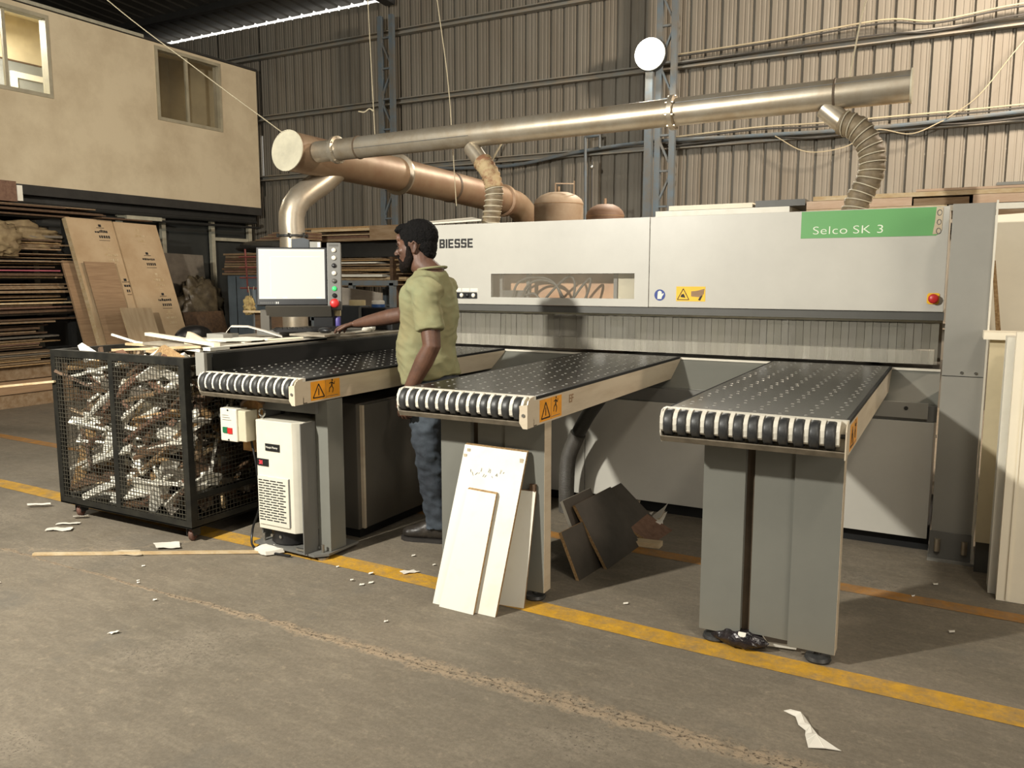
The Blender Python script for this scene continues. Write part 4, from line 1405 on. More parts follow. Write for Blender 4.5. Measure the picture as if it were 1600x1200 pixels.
# wedge shaped tray under the bezel and side support
s = MB()
s.prism([(-0.10, 0.155), (0.03, 0.165), (0.06, 0.09), (-0.03, 0.085)], 0, -0.165, 0.245)
link_mesh('support_tray', s.mesh('support_tray'), 'cab_grey', mon)
s = MB()
s.prism([(-0.04, 0.0), (0.05, 0.0), (0.05, 0.13), (-0.04, 0.13)], 0, -0.205, -0.150)
link_mesh('support_leg', s.mesh('support_leg'), 'cab_grey', mon)
s = MB()
s.prism([(-0.02, 0.0), (0.05, 0.0), (0.05, 0.13), (-0.02, 0.13)], 0, 0.13, 0.25)
link_mesh('support_leg', s.mesh('support_leg'), 'black_plastic', mon)
# scanner box on top of the monitor
dv = thing('device_box', 'small dark grey box sitting on top of the monitor', 'box', (MCX, MCY, 1.60), radians(37))
me = MB().prism([(-0.055, 0), (0.055, 0), (0.055, 0.055), (0.02, 0.068), (-0.02, 0.062), (-0.055, 0.060)], 1, 0.0, 0.06).mesh('device_body')
me.transform(Matrix.Translation((0.055, 0.01, 0.005)))
link_mesh('device_body', me, 'tool_grey', dv)
me = MB().box(0.115, 0.185, 0.01, 0.05, 0.005, 0.048).mesh('device_tag')
link_mesh('device_tag', me, 'grey_paint', dv)
me = MB().box(0.165, 0.183, 0.005, 0.01, 0.012, 0.044).mesh('paper_tag')
link_mesh('paper_tag', me, 'paper', dv)

kb = thing('keyboard', 'black keyboard on the riser in front of the monitor', 'keyboard', (-3.62, 3.93, 1.079), radians(52))
me = MB().box(-0.22, 0.22, -0.075, 0.075, 0.0, 0.018).mesh('key_base')
link_mesh('key_base', me, 'black_plastic', kb)
for r in range(5):
    for c in range(14):
        if r == 0:
            km = bpy.data.meshes.get('key') or None
        me = bpy.data.meshes.get('key_shape')
        if me is None:
            me = MB().box(-0.013, 0.013, -0.011, 0.011, 0, 0.006).mesh('key_shape')
            me.materials.append(MATS['black_plastic'])
        o = bpy.data.objects.new('key', me)
        col.objects.link(o)
        o.parent = kb
        o.location = (-0.195 + c * 0.030, -0.055 + r * 0.0275, 0.018)
ms = MB().ell((-3.40, 3.82, 1.095), (0.052, 0.032, 0.018), 16, 8).obj('computer_mouse', 'black_plastic', None, True, org=(-3.40, 3.82, 1.08), label='black computer mouse under the right hand of the man', cat='mouse')
mp_ = box('mouse_board', 'desk', (-3.56, -3.28, 3.68, 3.96, 1.066, 1.078), None, org=(-3.4, 3.8, 1.06), label='pale board under the hand and mouse, beside the keyboard', cat='board')


def sheet(name, pts, mat, label, cat='paper', thick=0.0015, group=None, n=6):
    """rippled sheet from four corner points"""
    a, b, c, d = [Vector(p) for p in pts]
    s = MB()
    vs = []
    for lay in (0, 1):
        for i in range(n + 1):
            for j in range(n + 1):
                u, v = i / n, j / n
                p = a * (1 - u) * (1 - v) + b * u * (1 - v) + c * u * v + d * (1 - u) * v
                p = p + Vector((0, 0, 0.010 * abs(noise.noise(p * 9)) + 0.004 * sin(u * 5 + v * 3) ** 2 + thick * lay))
                vs.append(p)
    k = (n + 1) ** 2
    fs = []
    for i in range(n):
        for j in range(n):
            q = i * (n + 1) + j
            fs.append((q, q + 1, q + n + 2, q + n + 1))
            fs.append((k + q, k + q + n + 1, k + q + n + 2, k + q + 1))
    rim = [(i * (n + 1), (i + 1) * (n + 1)) for i in range(n)] + [(i * (n + 1) + n, (i + 1) * (n + 1) + n) for i in range(n)] + \
          [(j, j + 1) for j in range(n)] + [(n * (n + 1) + j, n * (n + 1) + j + 1) for j in range(n)]
    fs += [(p, q, k + q, k + p) for p, q in rim]
    return s.add(vs, fs).obj(name, mat, None, True, org=pts[0], label=label, cat=cat, group=group)


sheet('paper_sheet', [(-3.66, 3.22, 1.053), (-3.50, 3.40, 1.053), (-3.62, 3.62, 1.053), (-3.80, 3.46, 1.053)], 'paper', 'white paper sheet spread flat on the desk beside the curled pages')
s = MB()
pth = [(-3.96, 3.56, 1.085), (-3.94, 3.58, 1.120), (-3.86, 3.64, 1.118), (-3.76, 3.70, 1.085), (-3.68, 3.74, 1.056)]
for i in range(4):
    a, b = Vector(pth[i]), Vector(pth[i + 1])
    o_ = Vector((0.10, -0.10, 0))
    s.add([a, b, b + o_, a + o_, a + Vector((0, 0, 0.004)), b + Vector((0, 0, 0.004)), b + o_ + Vector((0, 0, 0.004)), a + o_ + Vector((0, 0, 0.004))],
          [(0, 3, 2, 1), (4, 5, 6, 7), (0, 1, 5, 4), (2, 3, 7, 6), (0, 4, 7, 3), (1, 2, 6, 5)])
s.obj('curled_pages', 'paper', None, org=(-3.7, 3.4, 1.05), label='sheaf of pages curled up on the desk in front of the monitor', cat='paper')
s = MB().box(-3.98, -3.84, 3.42, 3.54, 1.047, 1.080).obj('document_tray', 'grey_paint', None, org=(-3.85, 3.35, 1.05), label='grey tray under the curled pages at the desk end', cat='tray')
strip('long_strip', (-3.49, 3.42, 1.060), (-3.44, 3.66, 1.060), 0.03, 0.008, 'laminate_bright', 'white strip lying on the desk edge near the keyboard')
sheet('paper_sheet', [(-3.47, 3.70, 1.056), (-3.415, 3.72, 1.053), (-3.415, 3.98, 1.053), (-3.47, 3.96, 1.056)], 'paper', 'narrow paper on the desk edge under the hand of the man')
s = MB().bar((-3.50, 4.08, 1.058), (-3.49, 4.30, 1.062), 0.02, 0.01)
s.ell((-3.49, 4.33, 1.07), (0.02, 0.05, 0.02), 8, 6)
s.ell((-3.50, 4.40, 1.08), (0.025, 0.03, 0.03), 8, 6)
s.obj('air_gun', 'btn_white', None, True, org=(-3.5, 4.2, 1.05), label='white tool lying on the fence end near the belly of the man', cat='tool')
cn = thing('spray_can', 'small purple can with cream cap beside the monitor panel', 'can', (-3.60, 4.17, 1.10))
MB().lathe([(0, 0), (0.020, 0), (0.021, 0.004), (0.021, 0.075), (0.017, 0.084), (0, 0.084)], (-3.60, 4.17, 1.08), 16).obj('can_body', 'can_purple', cn, True)
MB().lathe([(0.018, 0), (0.024, 0.003), (0.024, 0.045), (0.018, 0.052), (0, 0.052)], (-3.60, 4.17, 1.164), 16).obj('can_cap', 'tape_cream', cn, True)
tb = thing('tool_case', 'dark grey case with yellow latch on the desk behind the outstretched arm', 'case', (-3.85, 4.6, 1.046))
s = MB()
s.prism([(-4.06, 1.046), (-3.78, 1.046), (-3.78, 1.215), (-4.00, 1.215), (-4.08, 1.13)], 1, 4.62, 4.74)
s.obj('case_body', 'tool_grey', tb, bevel=0.006)
s = MB()
s.box(-3.78, -3.50, 4.63, 4.74, 1.046, 1.205)
s.obj('case_side', 'black_plastic', tb, bevel=0.006)
box('case_seam', 'grey_mid', (-3.785, -3.765, 4.612, 4.62, 1.06, 1.205), tb)
box('case_latch', 'yellow_label', (-3.842, -3.816, 4.610, 4.62, 1.075, 1.092), tb, bevel=0.003)
MB().lathe([(0.0, 0), (0.060, 0), (0.060, 0.038), (0.0, 0.038)], (-3.85, 4.68, 1.216), 22).obj('tape_roll', 'tape_cream', None, True, org=(-3.85, 4.68, 1.216), label='cream tape roll on the dark grey case', cat='tape')
tt = thing('tape_roll', 'blue and white tape roll on the dark grey case', 'tape', (-3.66, 4.68, 1.206))
MB().lathe([(0, 0), (0.048, 0), (0.048, 0.022), (0, 0.022)], (-3.66, 4.68, 1.206), 22).obj('roll_base', 'tape_blue', tt, True)
MB().lathe([(0.047, 0), (0.047, 0.020), (0.040, 0.026), (0, 0.026)], (-3.66, 4.68, 1.2282), 22).obj('roll_top', 'paper', tt, True)

# =================================================================== THE MAN
man = thing('person', 'man in pale green shirt and blue jeans standing at the monitor with one arm outstretched', 'person', (-2.47, 3.62, 0))


def remesh(mb, name, vox, mat, parent, smooth_it=6, disp=None, fac=0.5):
    me = mb.mesh(name + '_raw', fix=False)
    t = bpy.data.objects.new(name + '_raw', me)
    col.objects.link(t)
    m = t.modifiers.new('r', 'REMESH')
    m.mode = 'VOXEL'
    m.voxel_size = vox
    m.use_smooth_shade = True
    if smooth_it:
        sm = t.modifiers.new('s', 'SMOOTH')
        sm.factor = fac
        sm.iterations = smooth_it
    dg = bpy.context.evaluated_depsgraph_get()
    out = bpy.data.meshes.new_from_object(t.evaluated_get(dg))
    bpy.data.objects.remove(t)
    out.name = name
    if disp:
        nrm = [v.normal.copy() for v in out.vertices]
        for v, nn in zip(out.vertices, nrm):
            v.co += nn * disp(v.co)
    out.transform(Matrix.Translation(-WLOC[parent.name]))
    return link_mesh(name, out, mat, parent, smooth=True)


def caps(mb, pts, rs, n=16, ref=None):
    """rounded sweep with shrinking end rings"""
    P = [Vector(p) for p in pts]
    rr = [(r if isinstance(r, tuple) else (r, r)) for r in rs]
    d0 = (P[0] - P[1]).normalized()
    d1 = (P[-1] - P[-2]).normalized()
    a, b = min(rr[0]), min(rr[-1])
    pre, post = [], []
    for t in (0.98, 0.8, 0.5):
        pre.append((P[0] + d0 * a * t, tuple(q * math.sqrt(1 - t * t) + 1e-4 for q in rr[0])))
    for t in (0.5, 0.8, 0.98):
        post.append((P[-1] + d1 * b * t, tuple(q * math.sqrt(1 - t * t) + 1e-4 for q in rr[-1])))
    allp = pre + list(zip(P, rr)) + post
    mb.tube([q[0] for q in allp], [q[1] for q in allp], n, True, ref=ref)
    return mb


# head frame: forward is west (-X), turned and bent slightly
HC = Vector((-2.553, 3.600, 1.578))
HY = radians(197)
HP = radians(-7)
Hf = Vector((cos(HY), sin(HY), 0))
Hl = Vector((-sin(HY), cos(HY), 0))       # the man's left points towards the camera
Hu = Vector((0, 0, 1))
Hf2 = Hf * cos(HP) + Hu * sin(HP)
Hu2 = Hu * cos(HP) - Hf * sin(HP)


def Hd(a, b, c):
    """head space: a forward, b left, c up (metres)"""
    return HC + (Hf2 * a * 1.10 + Hl * b * 1.08 + Hu2 * c * 1.08)


HM = Matrix((Hf2 * 1.10, Hl * 1.08, Hu2 * 1.08)).transposed()
B = MB()
HS = 1.0
# cranium, face, jaw
B.ell(Hd(-0.012, 0, 0.030), (0.092, 0.074, 0.084), 28, 18, HM)
B.ell(Hd(0.020, 0, -0.010), (0.070, 0.064, 0.090), 28, 18, HM)
B.ell(Hd(0.034, 0, -0.066), (0.052, 0.050, 0.046), 24, 14, HM)
B.ell(Hd(0.066, 0, -0.092), (0.022, 0.024, 0.020), 16, 10, HM)
B.ell(Hd(0.076, 0, 0.022), (0.014, 0.050, 0.012), 16, 10, HM)         # brow
B.ell(Hd(0.070, 0, 0.050), (0.020, 0.050, 0.028), 16, 10, HM)
caps(B, [Hd(0.082, 0, 0.016), Hd(0.093, 0, -0.004), Hd(0.106, 0, -0.020)], [0.008, 0.0095, 0.0115], 12)   # nose ridge
B.ell(Hd(0.100, 0.012, -0.026), (0.010, 0.008, 0.007), 10, 8, HM)
B.ell(Hd(0.100, -0.012, -0.026), (0.010, 0.008, 0.007), 10, 8, HM)
B.ell(Hd(0.088, 0, -0.048), (0.011, 0.024, 0.006), 14, 8, HM)         # lips
B.ell(Hd(0.086, 0, -0.060), (0.011, 0.022, 0.007), 14, 8, HM)
for sg in (1, -1):
    B.ell(Hd(0.062, sg * 0.038, -0.014), (0.022, 0.018, 0.016), 12, 8, HM)   # cheekbone
    ear = [Hd(-0.002, sg * 0.070, -0.030), Hd(0.000, sg * 0.074, -0.012), Hd(-0.006, sg * 0.080, 0.012), Hd(-0.018, sg * 0.084, 0.022),
           Hd(-0.028, sg * 0.083, 0.010), Hd(-0.024, sg * 0.078, -0.012), Hd(-0.010, sg * 0.073, -0.032)]
    caps(B, ear, [0.006, 0.005, 0.0048, 0.0048, 0.0048, 0.005, 0.006], 8)
    B.ell(Hd(-0.012, sg * 0.073, -0.004), (0.013, 0.005, 0.024), 12, 8, HM)
# neck
NB = Vector((-2.475, 3.625, 1.400))
caps(B, [HC + Vector((0.018, 0, -0.02)), HC + Vector((0.028, 0.004, -0.09)), NB + Vector((0, 0, 0.04)), NB + Vector((0, 0, -0.06))],
     [(0.062, 0.060), (0.068, 0.064), (0.074, 0.072), (0.08, 0.09)], 20, ref=(1, 0, 0))
# trunk core
caps(B, [(-2.47, 3.62, 1.36), (-2.49, 3.62, 1.20), (-2.50, 3.62, 1.05), (-2.48, 3.62, 0.92)],
     [(0.085, 0.15), (0.105, 0.15), (0.11, 0.14), (0.10, 0.145)], 20, ref=(1, 0, 0))
# legs core
LF = [(-2.47, 3.53, 0.90), (-2.425, 3.50, 0.50), (-2.385, 3.535, 0.09)]
RF = [(-2.47, 3.71, 0.90), (-2.40, 3.72, 0.50), (-2.36, 3.74, 0.09)]
for q in (LF, RF):
    caps(B, q, [0.075, 0.055, 0.040], 14)
# arms: left hangs beside the body, right reaches forward
LS, LE, LWr = Vector((-2.375, 3.435, 1.340)), Vector((-2.325, 3.400, 1.070)), Vector((-2.468, 3.38, 0.818))
RS, RE, RWr = Vector((-2.56, 3.80, 1.345)), Vector((-2.83, 3.86, 1.205)), Vector((-3.165, 3.835, 1.142))
caps(B, [LS, LS.lerp(LE, 0.5), LE, LE.lerp(LWr, 0.3), LE.lerp(LWr, 0.75), LWr], [0.054, 0.054, 0.047, 0.048, 0.037, (0.024, 0.031)], 18, ref=(0, 1, 0))
caps(B, [RS, RS.lerp(RE, 0.5), RE, RE.lerp(RWr, 0.3), RE.lerp(RWr, 0.75), RWr], [0.054, 0.052, 0.046, 0.047, 0.036, (0.024, 0.030)], 18, ref=(0, 0, 1))


def hand(wr, fwd, side, nrm, curl, thumb_side, spread=0.10):
    """palm + five fingers; fwd along the hand, side towards the index, nrm out of the back of the hand"""
    fwd, side, nrm = Vector(fwd).normalized(), Vector(side).normalized(), Vector(nrm).normalized()
    caps(B, [wr, wr + fwd * 0.035, wr + fwd * 0.075, wr + fwd * 0.092], [(0.018, 0.026), (0.016, 0.036), (0.015, 0.041), (0.012, 0.038)], 16, ref=nrm)
    for i, (off, ln) in enumerate(((0.030, 0.074), (0.010, 0.082), (-0.011, 0.077), (-0.030, 0.060))):
        base = wr + fwd * (0.082 - abs(off) * 0.15) + side * off
        d = (fwd + side * off * spread * 30).normalized()
        cc = curl[i]
        pts = [base]
        ang = cc * 0.4
        p = base
        for sg_, fr in enumerate((0.45, 0.31, 0.24)):
            dirv = d * cos(ang) - nrm * sin(ang)
            p = p + dirv * ln * fr
            pts.append(p)
            ang += cc
        caps(B, pts, [0.0098, 0.0090, 0.0084, 0.0074], 10)
    tb_ = wr + fwd * 0.025 + side * 0.028 * thumb_side
    d = (fwd * 0.75 + side * 0.75 * thumb_side - nrm * 0.25).normalized()
    d2 = (fwd * 0.95 + side * 0.30 * thumb_side - nrm * 0.35).normalized()
    caps(B, [tb_ - d * 0.01, tb_ + d * 0.032, tb_ + d * 0.032 + d2 * 0.028, tb_ + d * 0.032 + d2 * 0.050], [0.014, 0.0115, 0.0100, 0.0085], 10)


hand(RWr, (-1, -0.06, -0.22), (0, -1, 0.05), (-0.2, 0, 1), (0.34, 0.28, 0.34, 0.42), 1)
hand(LWr, (-0.25, -0.02, -1), (-1, 0.1, 0.2), (0, -1, 0.0), (0.42, 0.5, 0.55, 0.6), 1)
body = remesh(B, 'body', 0.0042, 'skin', man, 3)
# eyes, brows
for sg in (1, -1):
    e = MB().ell(Hd(0.077, sg * 0.030, 0.002), (0.008, 0.011, 0.008), 14, 10, HM).obj('eye', 'eye_white', man, True)
    MB().ell(Hd(0.086, sg * 0.031, 0.001), (0.0025, 0.005, 0.005), 10, 6, HM).obj('iris', 'ink', e, True)
    caps(MB(), [Hd(0.088, sg * 0.014, 0.022), Hd(0.088, sg * 0.032, 0.027), Hd(0.076, sg * 0.047, 0.022)], [0.004, 0.0042, 0.003], 8).obj('eyebrow', 'hair', man, True)
# hair cap
Hh = MB()
Hh.ell(Hd(-0.020, 0, 0.048), (0.097, 0.080, 0.086), 30, 20, HM)
Hh.ell(Hd(0.048, 0, 0.094), (0.040, 0.055, 0.026), 20, 12, HM)
Hh.ell(Hd(-0.052, 0, 0.000), (0.052, 0.068, 0.066), 24, 14, HM)
Hh.ell(Hd(-0.058, 0, -0.035), (0.036, 0.054, 0.040), 20, 12, HM)
Hh.ell(Hd(0.076, 0.010, 0.088), (0.016, 0.035, 0.015), 14, 8, HM)
for sg in (1, -1):
    Hh.ell(Hd(0.022, sg * 0.060, 0.030), (0.018, 0.012, 0.034), 12, 8, HM)
remesh(Hh, 'hair', 0.0038, 'hair', man, 3, lambda c: 0.0030 * noise.noise(c * 85) + 0.0022 * noise.noise(c * 170))
# beard and moustache
Bd = MB()
Bd.ell(Hd(0.050, 0, -0.086), (0.048, 0.048, 0.034), 22, 14, HM)
Bd.ell(Hd(0.074, 0, -0.096), (0.024, 0.028, 0.026), 18, 12, HM)
for sg in (1, -1):
    caps(Bd, [Hd(0.020, sg * 0.062, -0.004), Hd(0.022, sg * 0.058, -0.050), Hd(0.046, sg * 0.042, -0.084)], [(0.012, 0.012), (0.024, 0.016), (0.026, 0.020)], 12)
    caps(Bd, [Hd(0.098, 0, -0.038), Hd(0.094, sg * 0.018, -0.042), Hd(0.080, sg * 0.032, -0.060), Hd(0.068, sg * 0.036, -0.080)], [0.005, 0.0055, 0.007, 0.012], 10)
remesh(Bd, 'beard', 0.004, 'beard', man, 3, lambda c: 0.002 * noise.noise(c * 120))


def wrink(a, sc, sx=(1, 1, 1)):
    def f(c):
        p = Vector((c.x * sc * sx[0], c.y * sc * sx[1], c.z * sc * sx[2]))
        q = Vector((c.x * 16 + c.z * 14, c.y * 16 - c.z * 9, c.z * 30 + c.x * 10))
        fold = abs(noise.noise(q * 0.55)) + 0.5 * abs(noise.noise(q * 1.1))
        return a * (noise.noise(p) + 0.4 * noise.noise(p * 2.1)) - a * 0.8 * abs(noise.noise(p * 0.9 + Vector((5, 2, 1)))) - a * 0.75 * fold
    return f


# shirt: trunk, sleeves
S = MB()
sec = [((-2.470, 3.62, 1.462), (0.078, 0.080)), ((-2.472, 3.62, 1.435), (0.092, 0.115)), ((-2.478, 3.62, 1.405), (0.108, 0.165)), ((-2.482, 3.62, 1.350), (0.126, 0.205)), ((-2.488, 3.62, 1.25), (0.138, 0.200)),
       ((-2.496, 3.62, 1.13), (0.146, 0.190)), ((-2.505, 3.62, 1.02), (0.152, 0.190)), ((-2.490, 3.62, 0.93), (0.152, 0.198)), ((-2.475, 3.62, 0.865), (0.152, 0.205))]
S.tube([q[0] for q in sec], [q[1] for q in sec], 32, True, ref=(1, 0, 0))
S.tube([LS + Vector((0.01, 0.05, 0.030)), LS + Vector((0, -0.005, -0.01)), LS.lerp(LE, 0.35), LS.lerp(LE, 0.72)], [(0.068, 0.076), (0.078, 0.080), (0.077, 0.080), (0.077, 0.082)], 22, True, ref=(0, 1, 0))
S.tube([RS + Vector((0.06, -0.05, 0.015)), RS, RS.lerp(RE, 0.35), RS.lerp(RE, 0.66)], [0.080, 0.080, 0.076, 0.074], 22, True, ref=(0, 0, 1))
S.ell((-2.435, 3.47, 1.365), (0.085, 0.085, 0.060), 20, 12)
S.ell((-2.440, 3.50, 1.33), (0.09, 0.09, 0.09), 20, 12)
S.ell((-2.500, 3.78, 1.365), (0.090, 0.085, 0.060), 20, 12)
remesh(S, 'shirt', 0.0075, 'shirt', man, 14, wrink(0.013, 9, (1, 1, 0.8)))
cl_ = MB()
cl_.tube([(-2.470 + 0.078 * cos(t * pi / 12), 3.622 + 0.082 * sin(t * pi / 12), 1.462 + 0.010 * cos(t * pi / 12)) for t in range(25)], 0.006, 8, False)
cl_.obj('collar', 'shirt', man, True)
# jeans
J = MB()
J.tube([(-2.475, 3.62, 0.93), (-2.470, 3.62, 0.83), (-2.465, 3.62, 0.79)], [(0.118, 0.168), (0.128, 0.178), (0.11, 0.17)], 26, True, ref=(1, 0, 0))
for q in (LF, RF):
    P0, P1, P2 = [Vector(v) for v in q]
    J.tube([P0 + Vector((0, 0, -0.03)), P0.lerp(P1, 0.45), P1, P1.lerp(P2, 0.5), P2 + Vector((0, 0, 0.035)), P2 + Vector((0, 0, -0.015))],
           [(0.100, 0.092), (0.096, 0.088), (0.082, 0.076), (0.076, 0.072), (0.074, 0.070), (0.078, 0.074)], 22, True, ref=(1, 0, 0))
remesh(J, 'jeans', 0.0075, 'jeans', man, 4, wrink(0.012, 11, (1, 1, 1.6)))


def shoe(an, yaw, nm):
    f = Vector((-cos(yaw), -sin(yaw), 0))
    l = Vector((sin(yaw), -cos(yaw), 0))
    s = MB()
    prof = [(-0.075, 0.030, 0.050), (-0.05, 0.038, 0.060), (0.0, 0.040, 0.062), (0.06, 0.044, 0.050), (0.12, 0.048, 0.036), (0.165, 0.044, 0.030), (0.190, 0.030, 0.022)]
    g = Vector((an[0], an[1], 0))
    s.tube([g + f * a + Vector((0, 0, h * 0.95 + 0.012)) for a, w, h in prof], [(h, w) for a, w, h in prof], 20, True, ref=(0, 0, 1))
    caps(s, [g + f * -0.01 + Vector((0, 0, 0.10)), g + f * -0.015 + Vector((0, 0, 0.13))], [0.045, 0.045], 16)
    o = remesh(s, 'shoe', 0.005, 'shoe', man, 5, lambda c: 0.0015 * noise.noise(c * 40))
    t = MB()
    t.prism([(g + f * a + l * w)[:2] for a, w in ((-0.088, 0.0), (-0.08, 0.030), (-0.03, 0.041), (0.05, 0.043), (0.12, 0.052), (0.17, 0.048), (0.200, 0.026), (0.206, 0.0),
                                                 (0.200, -0.026), (0.17, -0.046), (0.12, -0.050), (0.05, -0.042), (-0.03, -0.038), (-0.08, -0.028))], 2, 0.0, 0.020)
    t.obj('sole', 'sole', o)
    for k in range(4):
        c = g + f * (0.035 + 0.022 * k) + Vector((0, 0, 0.118 - 0.015 * k))
        caps(MB(), [c - l * 0.026 + Vector((0, 0, -0.008)), c, c + l * 0.026 + Vector((0, 0, -0.008))], [0.0035, 0.0035, 0.0035], 6).obj('lace', 'lace', o, True)
    return o


shoe((-2.395, 3.530), radians(12), 'l')
shoe((-2.365, 3.740), radians(4), 'r')

# =================================================================== EXTRACTION DUCTS
hd = thing('extraction_header', 'long silver extraction duct running above the saw beam', 'duct', (-2.4, 5.1, 2.43))
X0h, X1h, YH = -4.56, -0.297, 5.10
def hz(x):
    return 2.412 + (x - X0h) * 0.0105
secs = [(-4.56, -4.14, 0.082), (-4.14, -3.10, 0.083), (-3.10, -1.66, 0.084), (-1.62, -0.69, 0.084), (-0.69, -0.30, 0.085)]
for a, b, r in secs:
    MB().tube([(a, YH, hz(a)), (b, YH, hz(b))], [r, r], 32, False).obj('duct_section', 'galv', hd, True)
for xx in (-4.14, -0.69):
    MB().tube([(xx - 0.008, YH, hz(xx)), (xx - 0.004, YH, hz(xx)), (xx + 0.004, YH, hz(xx)), (xx + 0.008, YH, hz(xx))], [0.083, 0.089, 0.089, 0.083], 32, False).obj('joint_band', 'joint_dark', hd, True)
for xx in (-4.36, -1.64):
    s = MB()
    s.tube([(xx - 0.020, YH, hz(xx)), (xx - 0.014, YH, hz(xx)), (xx + 0.014, YH, hz(xx)), (xx + 0.020, YH, hz(xx))], [0.084, 0.106, 0.106, 0.084], 32, False)
    for k in range(8):
        t = k * pi / 4 + 0.3
        s.cyl((xx - 0.026, YH + 0.098 * cos(t), hz(xx) + 0.098 * sin(t)), (xx + 0.026, YH + 0.098 * cos(t), hz(xx) + 0.098 * sin(t)), 0.007, n=6)
    s.obj('bolted_flange', 'galv', hd, True)
s = MB().cyl((X1h - 0.004, YH, hz(X1h)), (X1h + 0.004, YH, hz(X1h)), 0.094, n=32)
s.obj('end_cap', 'dust_cap', hd)
MB().bar((-1.62, YH - 0.073, hz(-1.6) + 0.042), (-0.30, YH - 0.073, hz(-0.3) + 0.042), 0.006, 0.004).obj('lap_seam', 'grey_dark', hd)
MB().bar((-4.13, YH - 0.081, hz(-4.1) - 0.018), (-3.10, YH - 0.082, hz(-3.1) - 0.018), 0.004, 0.004).obj('lap_seam', 'grey_dark', hd)

tk = thing('trunk_duct', 'fat dusty trunk duct running away towards the back wall', 'duct', (-4.72, 5, 2.4))
TX = -4.72
tp = [(TX, 4.93, 2.412), (TX, 6.38, 2.385), (TX, 7.27, 2.360), (TX, 8.05, 2.330), (TX, 8.45, 2.310)]
MB().cyl((TX, 4.922, 2.413), (TX, 4.932, 2.412), 0.162, n=36).obj('end_cap', 'dust_cap', tk)
for i in range(4):
    MB().tube([tp[i], tp[i + 1]], [0.155, 0.155], 36, False).obj('duct_section', 'galv_dusty', tk, True)
for i in (1, 2, 3):
    p = Vector(tp[i])
    r = 0.19 if i == 1 else 0.162
    MB().tube([p - Vector((0, 0.02, 0)), p - Vector((0, 0.012, 0)), p + Vector((0, 0.012, 0)), p + Vector((0, 0.02, 0))], [0.156, r, r, 0.156], 36, False).obj('joint_flange', 'galv' if i == 1 else 'joint_dark', tk, True)
el = bez([(TX, 8.45, 2.31), (TX, 8.75, 2.28), (TX + 0.02, 8.98, 2.12), (TX + 0.02, 9.05, 1.85)], 6)
MB().tube(el, [0.155] * len(el), 28, False).obj('elbow', 'galv_dusty', tk, True)
MB().tube([(TX + 0.02, 9.05, 1.85), (TX + 0.02, 9.05, 0.0)], [0.155, 0.155], 28).obj('drop_pipe', 'galv_dusty', tk, True)
MB().tube([(TX, 8.36, 2.31), (TX, 8.37, 2.31), (TX, 8.43, 2.31), (TX, 8.44, 2.31)], [0.156, 0.185, 0.185, 0.156], 28, False).obj('joint_flange', 'galv_dusty', tk, True)

vd = thing('drop_duct', 'silver duct dropping from the trunk duct behind the monitor', 'duct', (-4.86, 5.1, 1))
vp = bez([(-4.72, 5.56, 2.38), (-4.765, 5.38, 2.22), (-4.83, 5.17, 2.07), (-4.86, 5.10, 1.93), (-4.86, 5.10, 1.78)], 2)
MB().tube(vp, [0.104] * len(vp), 28, False).obj('elbow', 'galv', vd, True)
MB().tube([(-4.86, 5.10, 1.78), (-4.86, 5.10, 0.90), (-4.86, 5.10, 0.0)], [0.104] * 3, 28).obj('drop_pipe', 'galv', vd, True)
s = MB()
s.lathe([(0.104, -0.008), (0.122, -0.008), (0.122, 0.008), (0.104, 0.008)], (-4.86, 5.10, 1.76), 28)
for k in range(6):
    t = k * pi / 3
    s.cyl((-4.86 + 0.122 * cos(t), 5.10 + 0.122 * sin(t), 1.745), (-4.86 + 0.122 * cos(t), 5.10 + 0.122 * sin(t), 1.778), 0.010, n=6)
s.obj('flange_ring', 'steel_dark', vd)


def flex(name, label, pts, r, mat, wire, wmat, pitch=0.034, torn=0, rcut=None):
    t = thing(name, label, 'hose', pts[0])
    P = bez(pts, 14)
    # arc length resample with corrugation
    L = [0]
    for i in range(1, len(P)):
        L.append(L[-1] + (P[i] - P[i - 1]).length)
    tot = L[-1]
    n = int(tot / pitch * 4)
    def at(s_):
        for i in range(1, len(P)):
            if L[i] >= s_:
                return P[i - 1].lerp(P[i], (s_ - L[i - 1]) / max(1e-6, L[i] - L[i - 1]))
        return P[-1]
    Q, rr = [], []
    for k in range(n + 1):
        Q.append(at(tot * k / n))
        rr.append(r * (1.0 + 0.055 * (1 if k % 4 < 2 else -1)))
    k0 = int(torn * n)
    if k0:
        MB().tube(Q[:k0 + 1], [a * (1.05 + 0.12 * noise.noise(Vector((i * 0.5, 0, 0)))) for i, a in enumerate(rr[:k0 + 1])], 20, False).obj('torn_cuff', 'hose_torn', t, True)
    MB().tube(Q[k0:], rr[k0:], 22, False).obj('hose_wall', mat, t, True)
    if wire:
        s = MB()
        turns = int(tot / pitch)
        m = turns * 16
        pts2 = []
        for k in range(int(k0 / n * m), m + 1):
            f = k / m
            p = at(tot * f)
            d = (at(min(tot, tot * f + 0.01)) - at(max(0, tot * f - 0.01))).normalized()
            u = Vector((0, 1, 0))
            u = (u - d * u.dot(d)).normalized()
            w_ = d.cross(u)
            a = 2 * pi * turns * f
            pts2.append(p + (u * cos(a) + w_ * sin(a)) * r * 1.06)
        s.tube(pts2, 0.0034, 5)
        s.obj('spiral_wire', wmat, t, True)
    return t


